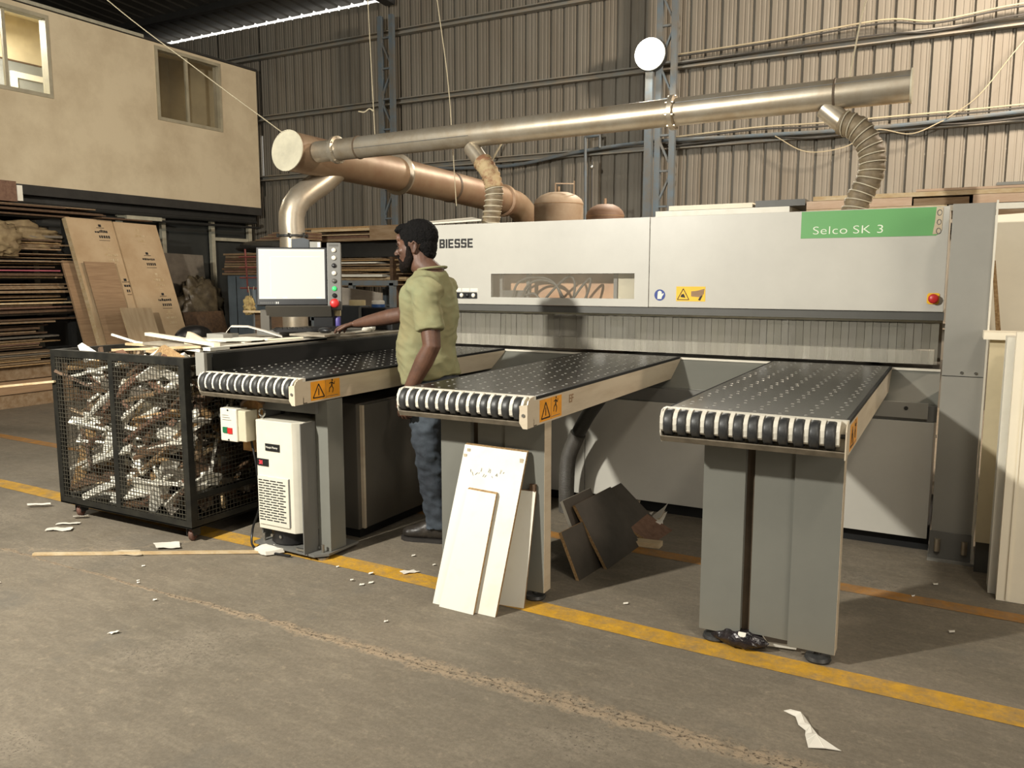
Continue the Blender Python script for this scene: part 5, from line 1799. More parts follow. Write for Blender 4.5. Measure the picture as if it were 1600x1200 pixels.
h1 = flex('flexible_hose', 'torn flexible hose from the long duct down behind the beam near the maker lettering',
          [(-3.01, 5.06, 2.23), (-2.93, 5.03, 2.14), (-2.89, 5.02, 2.02), (-2.90, 5.01, 1.88), (-2.925, 5.00, 1.70)], 0.060, 'hose', True, 'hose_wire', 0.036, 0.42)
MB().tube([(-3.12, 5.09, 2.34), (-3.01, 5.06, 2.22)], [0.058, 0.056], 22, False).obj('metal_spout', 'galv', h1, True)
h2 = flex('flexible_hose', 'grey wire-ribbed flexible hose beside the green band end of the beam',
          [(-0.64, 5.08, 2.29), (-0.55, 5.06, 2.24), (-0.48, 5.05, 2.12), (-0.475, 5.04, 1.98), (-0.53, 5.03, 1.85), (-0.57, 5.02, 1.70)], 0.066, 'hose', True, 'hose_wire', 0.042)
MB().tube([(-0.74, 5.10, 2.38), (-0.63, 5.08, 2.28)], [0.060, 0.058], 22, False).obj('metal_spout', 'galv', h2, True)

# hose under the middle table
uh = thing('floor_hose', 'ribbed grey hose standing under the middle table near the leaning dark boards', 'hose', (-2.0, 4.4, 0))
hp = bez([(-2.02, 4.38, 0.0), (-2.02, 4.38, 0.16), (-2.00, 4.36, 0.34), (-1.93, 4.34, 0.50)], 10)
rr = [0.046 * (1.04 if k % 2 else 0.97) for k in range(120)]
Q = []
for k in range(120):
    f = k / 119 * (len(hp) - 1)
    i = min(int(f), len(hp) - 2)
    Q.append(hp[i].lerp(hp[i + 1], f - i))
MB().tube(Q, rr, 18).obj('ribbed_hose', 'hose_grey', uh, True)
MB().tube(bez([(-1.93, 4.34, 0.50), (-1.86, 4.33, 0.62), (-1.76, 4.32, 0.76), (-1.72, 4.32, 0.84)], 8), 0.042, 18).obj('smooth_pipe', 'hose_black', uh, True)
MB().cyl((-2.12, 4.40, 0.665), (-1.86, 4.40, 0.652), 0.018, n=12).obj('side_rod', 'black_plastic', uh, True)

# tanks behind the saw
for nm, lab, mt, c, r, h in (('pressure_tank', 'larger pinkish dusty tank showing above the saw beam', 'tank', (-3.86, 8.10), 0.265, 2.365),
                             ('pressure_tank', 'smaller reddish dusty tank beside the larger one above the beam', 'tank_red', (-3.42, 8.35), 0.205, 2.24)):
    t = thing(nm, lab, 'tank', (c[0], c[1], 0))
    prof = [(0, 0.05), (r * 0.9, 0.08), (r, 0.2), (r, h - 0.16)]
    MB().lathe(prof, (c[0], c[1], 0), 36).obj('tank_shell', mt, t, True)
    MB().lathe([(r * 1.01, 0), (r * 1.01, 0.012), (r * 0.93, 0.055), (r * 0.74, 0.095), (r * 0.45, 0.125), (0.0, 0.135)], (c[0], c[1], h - 0.162), 36).obj('tank_dome', mt, t, True)
    MB().lathe([(r * 1.012, 0), (r * 1.012, 0.008)], (c[0], c[1], h - 0.166), 36).obj('weld_line', 'card_dark', t)
    MB().cyl((c[0], c[1], h - 0.04), (c[0], c[1], h + 0.03), 0.015, n=10).obj('top_fitting', 'galv_dusty', t)
s = MB()
s.bar((-3.86, 8.02, 2.42), (-3.66, 8.06, 2.41), 0.012)
s.bar((-3.86, 8.02, 2.33), (-3.86, 8.02, 2.42), 0.012)
s.bar((-3.66, 8.06, 2.30), (-3.66, 8.06, 2.44), 0.012)
s.obj('tank_bracket', 'galv_dusty', None, org=(-3.8, 8, 2.3), label='thin metal bracket on top of the larger pinkish tank', cat='bracket')
# blue air pipe on the back wall
bp_ = thing('air_pipe', 'blue air pipe loop on the corrugated wall above the tanks', 'pipe', (-4.3, 9.8, 2.5))
MB().tube([(-4.26, 9.80, 0.2), (-4.30, 9.80, 3.19), (-4.30, 9.80, 3.20), (-4.10, 9.80, 3.20), (-4.10, 9.80, 3.05)], 0.020, 8).obj('pipe_run', 'steel_blue', bp_, True)
MB().tube([(-4.16, 9.70, 2.9), (-4.15, 9.70, 0.2)], 0.012, 8).obj('drop_pipe', 'cable', bp_, True)
MB().ell((-4.15, 9.66, 2.80), (0.03, 0.03, 0.03), 10, 8).obj('valve', 'chrome', bp_, True)
for a, lab in ((2.98, 'lower'), ):
    MB().tube(bez([(-7.2, 9.84, 2.99), (-5.5, 9.84, 2.92), (-4.4, 9.84, 3.03), (-3.4, 9.84, 3.08), (-2.2, 9.84, 3.05), (-0.8, 9.84, 3.03), (0.9, 9.84, 3.09)], 8), 0.022, 8).obj(
        'wall_pipe', 'steel_blue', None, True, org=(-3, 9.84, 3), label='bluish pipe run along the lower visible rail of the corrugated wall', cat='pipe')
for q, (dz, dy, mt) in enumerate(((0.05, 0, 'cable'), (0.075, 0.01, 'cable_pale'), (-0.03, 0.015, 'cable'))):
    MB().tube(bez([(-3.2, 9.86 + dy, 3.04 + dz), (-2.2, 9.86, 3.07 + dz), (-1.5, 9.86, 3.02 + dz * 1.5), (-0.7, 9.86, 3.06 + dz), (0.1, 9.86, 3.04 + dz * 1.3), (0.9, 9.86, 3.08 + dz)], 6), 0.010, 6).obj(
        'wall_cable', mt, None, True, org=(-2, 9.86, 3.1), label='thin cable in the bundle on the lower rail of the corrugated wall', cat='cable', group='cables along the lower wall rail')
    MB().tube(bez([(-3.2, 9.86 + dy, 4.0 + dz), (-2.0, 9.86, 4.02 + dz), (-0.9, 9.86, 4.04 + dz * 1.4), (-0.4, 9.86, 3.99 + dz), (0.3, 9.86, 4.04 + dz), (0.9, 9.86, 4.03 + dz)], 6), 0.010, 6).obj(
        'wall_cable', mt, None, True, org=(-2, 9.86, 4.0), label='thin cable in the bundle on the upper rail of the corrugated wall', cat='cable', group='cables along the upper wall rail')
# hanging wires
def wire(name, pts, r, mat, label, n=8):
    MB().tube(bez(pts, n), r, 5).obj(name, mat, None, True, org=pts[0], label=label, cat='wire')
wire('hanging_wire', [(-4.14, 5.30, 2.50), (-4.20, 5.32, 3.6), (-4.25, 5.33, 4.8), (-4.25, 5.33, 6.0)], 0.0035, 'cable_pale', 'pale wire hanging from the roof to the long duct near its bolted flange')
wire('hanging_wire', [(-3.35, 5.25, 1.95), (-3.38, 5.25, 2.4), (-3.42, 5.25, 2.9), (-3.55, 5.25, 3.8), (-3.62, 5.25, 4.8), (-3.70, 5.25, 6.0)], 0.0035, 'cable_pale', 'pale wire hanging across the long duct near the torn hose')
wire('hanging_wire', [(-4.80, 4.97, 2.56), (-5.35, 4.6, 3.05), (-6.0, 4.2, 3.65), (-7.2, 3.6, 4.9)], 0.004, 'cable_pale', 'slanting stay wire from the trunk duct end up to the roof')
wire('hanging_wire', [(-0.62, 5.10, 2.52), (-0.58, 5.2, 2.9), (-0.52, 5.3, 3.25), (-0.50, 5.3, 4.2), (-0.50, 5.3, 6)], 0.005, 'cable_pale', 'frayed rope hanging from the roof to the duct above the grey ribbed hose')
wire('loose_wire', [(-0.22, 9.8, 3.06), (0.05, 9.75, 3.25), (0.35, 9.7, 3.65), (0.7, 9.7, 4.1)], 0.006, 'cable_pale', 'loose pale wire slanting up from the lower rail on the wall')
wire('loose_wire', [(-1.95, 9.8, 3.02), (-1.6, 9.78, 2.82), (-1.2, 9.78, 2.84), (-0.9, 9.8, 3.0), (-0.55, 9.8, 2.93), (-0.25, 9.8, 3.04)], 0.006, 'cable_pale', 'thin wire sagging below the lower rail behind the ribbed hose')
wire('loose_wire', [(-5.80, 9.97, 2.90), (-5.66, 9.82, 3.04), (-5.50, 9.86, 3.30)], 0.014, 'cable_pale', 'short pale brace rod under the long duct beside the wall rail')
wire('loose_wire', [(-4.145, 5.30, 2.72), (-4.19, 5.30, 2.745), (-4.24, 5.30, 2.725), (-4.30, 5.30, 2.735)], 0.006, 'cable_pale', 'curl of white twine caught on the wire above the long duct')

# =================================================================== BOARDS AT THE MIDDLE PEDESTAL
def slab8(name, mat, c4, n, t, label, cat='board', edge=None, group=None):
    """board from four corners (bottom-left, bottom-right, top-right, top-left) and thickness vector"""
    t = Vector(t)
    c = [Vector(p) for p in c4]
    vs = c + [p + t for p in c]
    s = MB().add(vs, [(0, 1, 2, 3), (7, 6, 5, 4), (0, 4, 5, 1), (1, 5, 6, 2), (2, 6, 7, 3), (3, 7, 4, 0)])
    o = s.obj(name, mat, None, org=c4[0], label=label, cat=cat, group=group, bevel=0.0)
    if edge:
        o.data.materials.append(MATS[edge])
        for p in o.data.polygons:
            if abs(p.normal.dot(t.normalized())) < 0.5:
                p.material_index = 1
    return o


bA = slab8('white_board', 'laminate', [(-1.937, 2.815, 0.001), (-1.622, 2.815, 0.001), (-1.580, 3.020, 0.672), (-1.892, 3.020, 0.677)], 0, (0, 0.017, 0.004),
           'tall white board with pencil marks leaning on the middle pedestal', edge='chipboard')
for (x, y) in ((-1.868, 0.652), (-1.882, 0.628), (-1.60, 0.635)):
    f = y / 0.675
    yy = 2.815 + 0.205 * f - 0.0012
    box('mark', 'paper_dirty', (x - 0.008, x + 0.008, yy - 0.0006, yy, y - 0.010, y + 0.010), bA)
R.seed(3)
m = MB()
for k in range(14):
    x, z = -1.84 + 0.012 * k + R.uniform(-0.004, 0.004), 0.560 + R.uniform(-0.012, 0.014)
    yy = 2.815 + 0.205 * z / 0.675 - 0.001
    m.bar((x, yy, z), (x + R.uniform(-0.008, 0.012), yy + 0.002, z + R.uniform(0.004, 0.02)), 0.0012, 0.0012)
m.obj('pencil_note', 'grey_dark', bA)
slab8('white_board', 'laminate', [(-1.892, 2.798, 0.001), (-1.716, 2.792, 0.001), (-1.690, 2.945, 0.492), (-1.836, 2.948, 0.496)], 0, (0, 0.016, 0.004),
      'short narrow white board at the front of the three leaning on the middle pedestal', edge='chipboard')
slab8('white_board', 'laminate', [(-1.720, 2.935, 0.001), (-1.560, 2.955, 0.001), (-1.545, 3.035, 0.500), (-1.700, 3.020, 0.500)], 0, (0, 0.010, 0.002),
      'shaded white board half hidden behind the tall marked board', edge='wood')
box('block', 'wood_dark', (-1.575, -1.548, 3.034, 3.049, 0.44, 0.53), None, org=(-1.56, 3.04, 0.44), label='small brown block on edge between shaded board and middle pedestal', cat='block')

# fan of dark boards behind the middle pedestal
def fan_board(xb, y, xt, zt, depth, mat, edge, label, t=0.016):
    d = Vector((xt - xb, 0, zt)).normalized()
    n = Vector((d.z, 0, -d.x)) * t
    a = Vector((xb, y, 0.001 + max(0, -n.z)))
    return slab8('dark_board', mat, [a, a + Vector((0.02, depth, 0)), Vector((xt + 0.02, y + depth, zt)), Vector((xt, y, zt))], 0, n * -1, label, edge=edge)
fan_board(-1.482, 3.365, -1.577, 0.222, 0.22, 'board_dark', 'chipboard', 'smallest dark board, nearest the camera in the leaning fan by the middle pedestal')
fan_board(-1.499, 3.509, -1.639, 0.330, 0.30, 'board_dark', 'laminate', 'pale edged board second in the leaning fan by the middle pedestal')
fan_board(-1.424, 3.570, -1.600, 0.300, 0.42, 'board_dark', 'chipboard', 'dark board with light raw edge in the middle of the leaning fan')
fan_board(-1.422, 3.893, -1.680, 0.230, 0.46, 'board_dark', 'ply_red', 'dark board with reddish raw edge next to the outermost of the leaning fan')
fan_board(-1.356, 4.047, -1.690, 0.165, 0.28, 'ply_red', 'chipboard', 'reddish board lying lowest at the outer end of the leaning fan')
box('pedestal_rear', 'grey_mid', (-1.98, -1.72, 3.12, 3.48, 0.045, 0.36), tM)
slab8('plank', 'wood_pale', [(-1.62, 3.93, 0.001), (-1.300, 3.985, 0.001), (-1.300, 3.985, 0.028), (-1.62, 3.93, 0.028)], 0, (0, 0.06, 0), 'pale plank flat on the floor under the leaning fan, nearest the camera', cat='plank')
slab8('plank', 'laminate', [(-1.60, 4.28, 0.001), (-1.40, 4.30, 0.001), (-1.40, 4.30, 0.045), (-1.60, 4.28, 0.045)], 0, (0, 0.05, 0), 'short white plank flat on the floor beyond the leaning fan', cat='plank')
R.seed(9)
for k in range(9):
    x, y = R.uniform(-1.95, -1.45), R.uniform(4.38, 4.50)
    sheet('paper_scrap', [(x, y, 0.004), (x + R.uniform(0.03, 0.12), y + R.uniform(-0.08, 0.08), 0.01 + R.uniform(0, 0.08)), (x + 0.08, y + 0.10, R.uniform(0.01, 0.11)), (x - 0.02, y + 0.06, 0.004)],
          'paper' if k % 3 else 'paper_dirty', 'crumpled pale scrap on the floor in front of the saw plinth', 'scrap', group='crumpled scraps by the saw plinth', n=4)

# =================================================================== LITTER
sheet('paper_scrap', [(-5.01, 2.86, 0.004), (-4.90, 2.94, 0.004), (-4.86, 2.92, 0.018), (-4.97, 2.84, 0.018)], 'paper', 'rolled white paper on the yellow line left behind by the scrap cage'.replace('left behind by', 'beyond'), 'scrap', 0.01)
sheet('paper_scrap', [(-4.46, 2.66, 0.003), (-4.33, 2.72, 0.003), (-4.29, 2.68, 0.003), (-4.42, 2.61, 0.003)], 'paper', 'rectangular paper scrap in front of the cage wheel, the nearer of two', 'scrap')
sheet('paper_scrap', [(-4.50, 2.74, 0.003), (-4.38, 2.80, 0.003), (-4.37, 2.77, 0.003), (-4.48, 2.71, 0.003)], 'paper', 'torn paper scrap just beyond the rectangular one by the cage wheel', 'scrap')
sheet('paper_scrap', [(-4.53, 2.85, 0.003), (-4.46, 2.90, 0.003), (-4.43, 2.88, 0.018), (-4.50, 2.83, 0.018)], 'paper', 'small rolled paper right beside the cage wheel'.replace('right ', ''), 'scrap')
sheet('paper_scrap', [(-3.70, 2.76, 0.004), (-3.58, 2.83, 0.004), (-3.50, 2.77, 0.004), (-3.60, 2.70, 0.012)], 'paper', 'grey white paper flat on the floor before the cage caster', 'scrap')
sheet('paper_scrap', [(-3.78, 2.58, 0.003), (-3.66, 2.65, 0.003), (-3.58, 2.60, 0.003), (-3.70, 2.555, 0.003)], 'paper_dirty', 'cream scrap tucked beside the long thin floor batten', 'scrap')
sheet('paper_scrap', [(-3.12, 2.92, 0.004), (-3.02, 2.90, 0.004), (-2.97, 2.98, 0.004), (-3.09, 3.00, 0.012)], 'paper', 'crumpled white paper under the foot of the cooling unit table', 'scrap', 0.02)
sheet('paper_scrap', [(-2.29, 3.05, 0.003), (-2.24, 3.10, 0.003), (-2.20, 3.09, 0.003), (-2.25, 3.03, 0.003)], 'paper', 'small square paper on the yellow line beside the leaning boards', 'scrap')
sheet('paper_scrap', [(-2.90, 1.93, 0.003), (-2.885, 1.965, 0.003), (-2.865, 1.96, 0.008), (-2.88, 1.935, 0.003)], 'paper', 'tiny torn paper alone on the open concrete', 'scrap', n=3)
R.seed(4)
for (x, y) in ((-3.87, 2.0), (-3.84, 2.03), (-3.03, 2.24), (-3.3, 2.36), (-3.27, 2.34), (-2.0, 2.55), (-2.33, 2.86), (-2.35, 2.82), (-2.4, 2.95), (-2.2, 3.2), (-2.37, 3.26), (-2.42, 2.84),
               (-4.9, 3.5), (-5.6, 3.9), (-0.1, 3.9), (0.05, 3.55), (-0.02, 4.1), (-0.9, 3.7), (-1.2, 3.2), (-2.6, 2.95), (-3.45, 2.5)):
    a = R.uniform(0.008, 0.02)
    sheet('paper_chip', [(x, y, 0.002), (x + a, y + 0.006, 0.002), (x + a, y + a, 0.004), (x - 0.004, y + a, 0.002)], 'paper', 'tiny pale paper chip lying on the concrete floor', 'chip', group='tiny paper chips on the floor', n=2)
s = MB().bar((-4.085, 2.345, 0.008), (-3.08, 2.93, 0.010), 0.022, 0.012)
s.obj('floor_batten', 'wood_pale', None, org=(-3.6, 2.6, 0), label='long thin pale batten lying on the floor before the cage', cat='batten')
# crumpled strip in the foreground
s = MB()
pth = [(-0.40, 2.63, 0.010, 0.022), (-0.365, 2.61, 0.020, 0.016), (-0.345, 2.565, 0.012, 0.020), (-0.325, 2.54, 0.022, 0.014), (-0.315, 2.515, 0.012, 0.022), (-0.300, 2.49, 0.026, 0.030), (-0.270, 2.455, 0.006, 0.050)]
for i in range(len(pth) - 1):
    (x, y, z, w), (x2, y2, z2, w2) = pth[i], pth[i + 1]
    for sg in (1, -1):
        s.add([(x, y, z), (x2, y2, z2), (x2 + sg * w2 * 0.9, y2 + sg * w2 * 0.3, 0.003), (x + sg * w * 0.9, y + sg * w * 0.3, 0.003),
               (x, y, z + 0.0015), (x2, y2, z2 + 0.0015), (x2 + sg * w2 * 0.9, y2 + sg * w2 * 0.3, 0.0045), (x + sg * w * 0.9, y + sg * w * 0.3, 0.0045)],
              [(0, 1, 2, 3), (7, 6, 5, 4), (0, 4, 5, 1), (2, 6, 7, 3), (0, 3, 7, 4), (1, 5, 6, 2)])
s.obj('crumpled_strip', 'paper', None, org=(-0.33, 2.55, 0), label='crumpled white strip alone on the concrete nearest the camera', cat='scrap')
# black bag
s = MB()
s.ell((-0.66, 3.045, 0.032), (0.082, 0.056, 0.034), 26, 14)
me = s.mesh('bag_body', (-0.66, 3.06, 0))
for v in me.vertices:
    n_ = noise.noise(Vector(v.co) * 32)
    v.co.x += 0.014 * n_ + (0.03 * (abs(v.co.x) / 0.085) ** 3) * (1 if v.co.x > 0 else -1)
    v.co.z = max(0.001, v.co.z + 0.014 * noise.noise(Vector(v.co) * 45 + Vector((3, 1, 2))))
bg = thing('plastic_bag', 'crumpled black plastic bag with a white tag at the pedestal foot', 'bag', (-0.66, 3.06, 0))
o = link_mesh('bag_body', me, 'bag', bg, smooth=False)
MB().add([(-0.665, 3.000, 0.048), (-0.635, 3.005, 0.048), (-0.633, 3.02, 0.066), (-0.662, 3.02, 0.066), (-0.665, 3.008, 0.045), (-0.635, 3.008, 0.045), (-0.633, 3.023, 0.066), (-0.662, 3.023, 0.066)],
         [(0, 1, 2, 3), (7, 6, 5, 4), (0, 4, 5, 1), (1, 5, 6, 2), (2, 6, 7, 3), (3, 7, 4, 0)]).obj('tag', 'paper', bg)
s = MB()
pts = bez([(-0.655, 3.12, 0.02), (-0.645, 3.10, 0.062), (-0.610, 3.09, 0.058), (-0.575, 3.08, 0.024), (-0.56, 3.08, 0.010)], 5)
for i in range(len(pts) - 1):
    s.bar(pts[i], pts[i + 1], 0.020, 0.003)
s.bar((-0.62, 3.08, 0.010), (-0.46, 3.10, 0.014), 0.030, 0.003)
s.obj('band_strip', 'laminate', None, org=(-0.6, 3.1, 0), label='looped white edging strip under the column side pedestal, by the black bag', cat='strip')

# =================================================================== RIGHT HAND SIDE: PANELS AND BOARD STACKS
slab8('grey_board', 'room_wall', [(0.140, 4.36, 0.16), (0.30, 4.36, 0.16), (0.30, 4.36, 1.13), (0.140, 4.36, 1.13)], 0, (0, 0.02, 0), 'pale grey panel standing beside the end column behind white panels', cat='panel')
box('panel_block', 'grey_dark', (0.145, 0.295, 4.40, 4.44, 0.0, 0.16), None, org=(0.2, 4.4, 0), label='dark block carrying the pale grey panel beside the end column', cat='block')
box('shelf_board', 'laminate_bright', (0.112, 0.9, 4.32, 4.50, 1.132, 1.165), None, org=(0.3, 4.4, 1.13), label='white board lying flat on top of the panels by the end column', cat='board')
slab8('tall_board', 'laminate', [(0.196, 4.115, 0.002), (0.62, 4.115, 0.002), (0.62, 4.115, 1.158), (0.196, 4.115, 1.158)], 0, (0, 0.14, 0), 'white panel pack behind the outermost white panel at the frame edge', cat='panel')
slab8('tall_board', 'laminate_bright', [(0.226, 4.040, 0.002), (0.84, 4.040, 0.002), (0.84, 4.040, 1.185), (0.226, 4.040, 1.185)], 0, (0, 0.06, 0), 'outermost tall white panel at the frame edge, nearest the camera', cat='panel')
box('panel_lip', 'laminate_bright', (0.262, 0.270, 4.034, 4.040, 0.01, 1.18), None, org=(0.265, 4.04, 0), label='thin raised lip on the outermost tall white panel', cat='lip')
slab8('cream_board', 'laminate_bright', [(0.150, 4.78, 1.02), (1.10, 4.78, 1.02), (1.10, 4.98, 1.78), (0.137, 4.98, 1.735)], 0, (0, 0.018, 0.004), 'large cream board leaning above the white panels behind the end column', cat='board')
slab8('edge_board', 'chipboard', [(0.190, 4.66, 0.98), (0.215, 4.66, 0.98), (0.150, 4.74, 1.50), (0.135, 4.74, 1.50)], 0, (0, 0.02, 0.0), 'narrow raw chipboard edge leaning against the cream board', cat='board')
box('board_pack', 'laminate', (0.17, 1.1, 4.56, 4.85, 0.0, 1.02), None, org=(0.5, 4.7, 0), label='pack of pale boards on the floor carrying the cream board', cat='pack')

# board pile on a rack behind the beam
rk = thing('pile_rack', 'steel rack behind the saw carrying the long pile of boards', 'rack', (-0.5, 6.2, 0))
for xx in (-1.8, -0.5, 0.9):
    for yy in (5.95, 6.65):
        box('rack_post', 'steel_dark', (xx - 0.03, xx + 0.03, yy - 0.03, yy + 0.03, 0, 1.72), rk)
for yy in (5.95, 6.65):
    box('rack_beam', 'steel_dark', (-1.9, 1.3, yy - 0.03, yy + 0.03, 1.72, 1.76), rk)
pile = [(-2.00, -1.05, 1.762, 1.900, 'laminate', 'pale grey'), (-1.90, -1.30, 1.902, 1.935, 'laminate_bright', 'off white'), (-1.28, -0.95, 1.902, 1.945, 'grey_dark', 'dark grey'),
        (-0.94, -0.10, 1.762, 1.870, 'wood_pale', 'pale wooden'), (-0.94, -0.30, 1.872, 1.925, 'pile_tan', 'pinkish tan'), (-0.90, 0.45, 1.927, 1.955, 'wood_pale', 'thin pale'),
        (-0.05, 1.30, 1.762, 1.830, 'wood', 'brown'), (-0.29, 0.02, 1.872, 1.915, 'wood', 'short brown'), (-0.28, 1.3, 1.957, 1.972, 'pile_tan', 'thin tan'),
        (0.04, 1.30, 1.872, 1.925, 'pile_tan', 'thick tan'), (-0.09, 1.3, 1.832, 1.868, 'laminate', 'white'), (0.16, 1.3, 1.974, 1.992, 'grey_paint', 'thin grey')]
for a, b, c, d, mt, nm in pile:
    box('stacked_board', mt, (a, b, 5.86, 6.72, c, d), None, org=(a, 6, c), label='%s board in the long pile showing above the beam, %s' % (nm, 'tank side' if b < -0.9 else ('over the green band' if a < -0.5 else 'by the end column')), cat='board')

# =================================================================== UNDER THE MEZZANINE: RACK OF BOARDS
rack = thing('board_rack', 'tall steel rack packed with timber boards under the mezzanine', 'rack', (-9.6, 4.5, 0))
for yy in (6.02, 4.2, 2.2):
    for xx in (-9.32, -10.1):
        box('rack_post', 'steel_dark', (xx - 0.03, xx + 0.03, yy - 0.035, yy + 0.035, 0, 2.1), rack)
for zz in (0.62, 0.92, 1.42, 1.74, 2.12):
    for xx in (-9.32, -10.1):
        box('rack_beam', 'steel_dark', (xx - 0.02, xx + 0.02, 2.2, 6.02, zz - 0.02, zz), rack)
    for yy in (5.6, 4.9, 4.2, 3.3):
        box('rack_arm', 'steel_dark', (-10.1, -9.32, yy - 0.02, yy + 0.02, zz - 0.02, zz), rack)
ORD = ['bottom', 'second', 'third', 'fourth', 'fifth', 'sixth', 'seventh', 'eighth', 'ninth', 'tenth', 'eleventh', 'twelfth', 'thirteenth', 'fourteenth', 'fifteenth', 'sixteenth', 'seventeenth', 'eighteenth', 'nineteenth', 'twentieth']
CW = {'wood': 'brown', 'wood_pale': 'pale', 'wood_dark': 'dark', 'chipboard': 'speckled', 'ply_grey': 'grey', 'ply_red': 'reddish', 'pinkboard': 'pink', 'laminate': 'white'}
R.seed(13)
shelves = [(0.62, 0.90, 5.45, 5.80, 9), (0.92, 1.36, 5.7, 6.18, 13), (1.42, 1.70, 5.75, 6.15, 7), (1.74, 1.90, 5.85, 6.15, 4), (2.12, 2.25, 5.9, 6.6, 4)]
wm = ['wood', 'wood_pale', 'wood_dark', 'wood', 'chipboard', 'ply_grey', 'wood', 'wood_dark', 'wood', 'ply_red']
sn = ['lowest', 'second', 'third', 'fourth', 'top']
for si, (za, zb, ya, yb, n) in enumerate(shelves):
    z = za
    k = 0
    while z < zb - 0.008:
        t = R.choice((0.009, 0.014, 0.018, 0.018, 0.026))
        ye = R.uniform(ya, yb)
        mt = R.choice(wm)
        xj = R.uniform(-0.06, 0.10)
        if si == 2 and z > 1.36 and k == 3:
            mt = 'pinkboard'
        s = MB()
        sag = R.uniform(-0.008, 0.014)
        seg = 5
        ys = 2.4
        for q in range(seg):
            a, b = ys + (ye - ys) * q / seg, ys + (ye - ys) * (q + 1) / seg
            ha, hb = sag * (q / seg) ** 2, sag * ((q + 1) / seg) ** 2
            s.add([(-10.0, a, z + ha), (-9.22 + xj, a, z + ha), (-9.22 + xj, b, z + hb), (-10.0, b, z + hb),
                   (-10.0, a, z + ha + t), (-9.22 + xj, a, z + ha + t), (-9.22 + xj, b, z + hb + t), (-10.0, b, z + hb + t)],
                  [(0, 3, 2, 1), (4, 5, 6, 7), (1, 2, 6, 5), (3, 0, 4, 7)] + ([(0, 1, 5, 4)] if q == 0 else []) + ([(2, 3, 7, 6)] if q == seg - 1 else []))
        s.obj('rack_board', mt, None, org=(-9.5, 4, z), label='%s board, %s up in the pile on the %s shelf of the mezzanine rack' % (CW[mt], ORD[k], sn[si]), cat='board', group='boards on the %s rack shelf' % sn[si])
        z += t + R.choice((0.003, 0.006, 0.014, 0.028))
        k += 1
for k, (z, e) in enumerate(((0.001, 5.86), (0.150, 5.80), (0.300, 5.78))):
    box('timber_pack', 'wood' if k != 1 else 'card_dark', (-10.1, -9.02 - 0.03 * k, 2.4, e, z, z + 0.140), None, org=(-9.5, 4, z),
        label=('thick wrapped timber pack on the floor under the rack, bottom of three', 'thick wrapped timber pack under the rack, middle of three', 'thick wrapped timber pack under the rack, top of three')[k], cat='pack')
for k in range(7):
    z = 0.455 + k * 0.022
    mt = R.choice(wm)
    box('loose_board', mt, (-10.0, -9.05 + R.uniform(-0.05, 0.08), 2.4, R.uniform(5.45, 5.9), z, z + 0.014), None, org=(-9.5, 4, z),
        label='%s thin board, %s up in the loose layer on the wrapped timber packs' % (CW[mt], ORD[k]), cat='board', group='loose boards on the timber packs')
# crumpled tarpaulins and box on the rack
def lump(name, mat, c, r, label, cat, amp=0.25, sc=3.0, seed=0):
    s = MB().ell((0, 0, 0), (1, 1, 1), 40, 26)
    me = s.mesh(name)
    for v in me.vertices:
        p = Vector(v.co)
        f = 1 + amp * (noise.noise(p * sc + Vector((seed, 0, 0))) + 0.5 * noise.noise(p * sc * 2.3 + Vector((0, seed, 0))) - 0.35 * abs(noise.noise(p * sc * 4.5)))
        v.co = Vector((p.x * r[0] * f, p.y * r[1] * f, max(p.z * r[2] * f, -r[2] * 0.9)))
    o = link_mesh(name, me, mat, None, c, True)
    return tagp(o, label, cat)
lump('folded_tarpaulin', 'tarp', (-9.45, 5.38, 1.885), (0.24, 0.70, 0.15), 'brown crumpled tarpaulin bundle on the fourth rack shelf', 'tarpaulin', 0.35, 2.6, 1)
lump('folded_tarpaulin', 'tarp', (-9.16, 5.12, 1.83), (0.14, 0.28, 0.20), 'drooping fold of tarpaulin hanging over the rack edge at the frame border', 'tarpaulin', 0.4, 3, 6)
box('carton', 'ply_red', (-9.9, -9.25, 4.9, 5.44, 2.26, 2.48), None, org=(-9.5, 5.2, 2.26), label='reddish brown carton on top of the rack under the mezzanine', cat='carton')
box('carton_end', 'laminate', (-9.9, -9.24, 5.442, 5.50, 2.27, 2.44), None, org=(-9.5, 5.46, 2.27), label='white block beside the reddish carton on top of the rack', cat='block')

# leaning cardboard wrapped packs
def lean(ya, yb, zt, xb, xt, th, name, mat, label, zb=0.0, edge=None, cat='pack', tilt=0.0):
    c = [(xb, ya, zb), (xb, yb, zb), (xt, yb + tilt, zt - 0.01), (xt, ya + tilt, zt)]
    return slab8(name, mat, c, 0, (-th, 0, -th * 0.3), label, cat, edge=edge)
p1 = lean(5.950, 6.545, 2.125, -8.47, -9.20, 0.07, 'cardboard_pack', 'cardboard', 'tall cardboard wrapped pack leaning on the rack, striped board in front of it', edge='wood_pale')
p2 = lean(6.550, 7.160, 2.105, -8.44, -9.18, 0.06, 'cardboard_pack', 'cardboard', 'tall cardboard wrapped pack leaning away from the rack, beside the dark partition', edge='cardboard')
lean(5.86, 6.30, 1.62, -8.62, -9.18, 0.03, 'brown_board', 'card_dark', 'plain brown board leaning behind the striped board pack, at the rack post', edge='card_dark', cat='board')
lean(5.99, 6.38, 1.61, -8.42, -8.965, 0.012, 'striped_board', 'card_dark', 'brown horizontally grained board leaning on the cardboard packs', edge='wood', cat='board')
lean(6.16, 6.58, 1.07, -8.20, -8.60, 0.012, 'small_board', 'birch', 'small light brown square board leaning low on the cardboard packs', edge='wood_pale', cat='board', tilt=0.0)


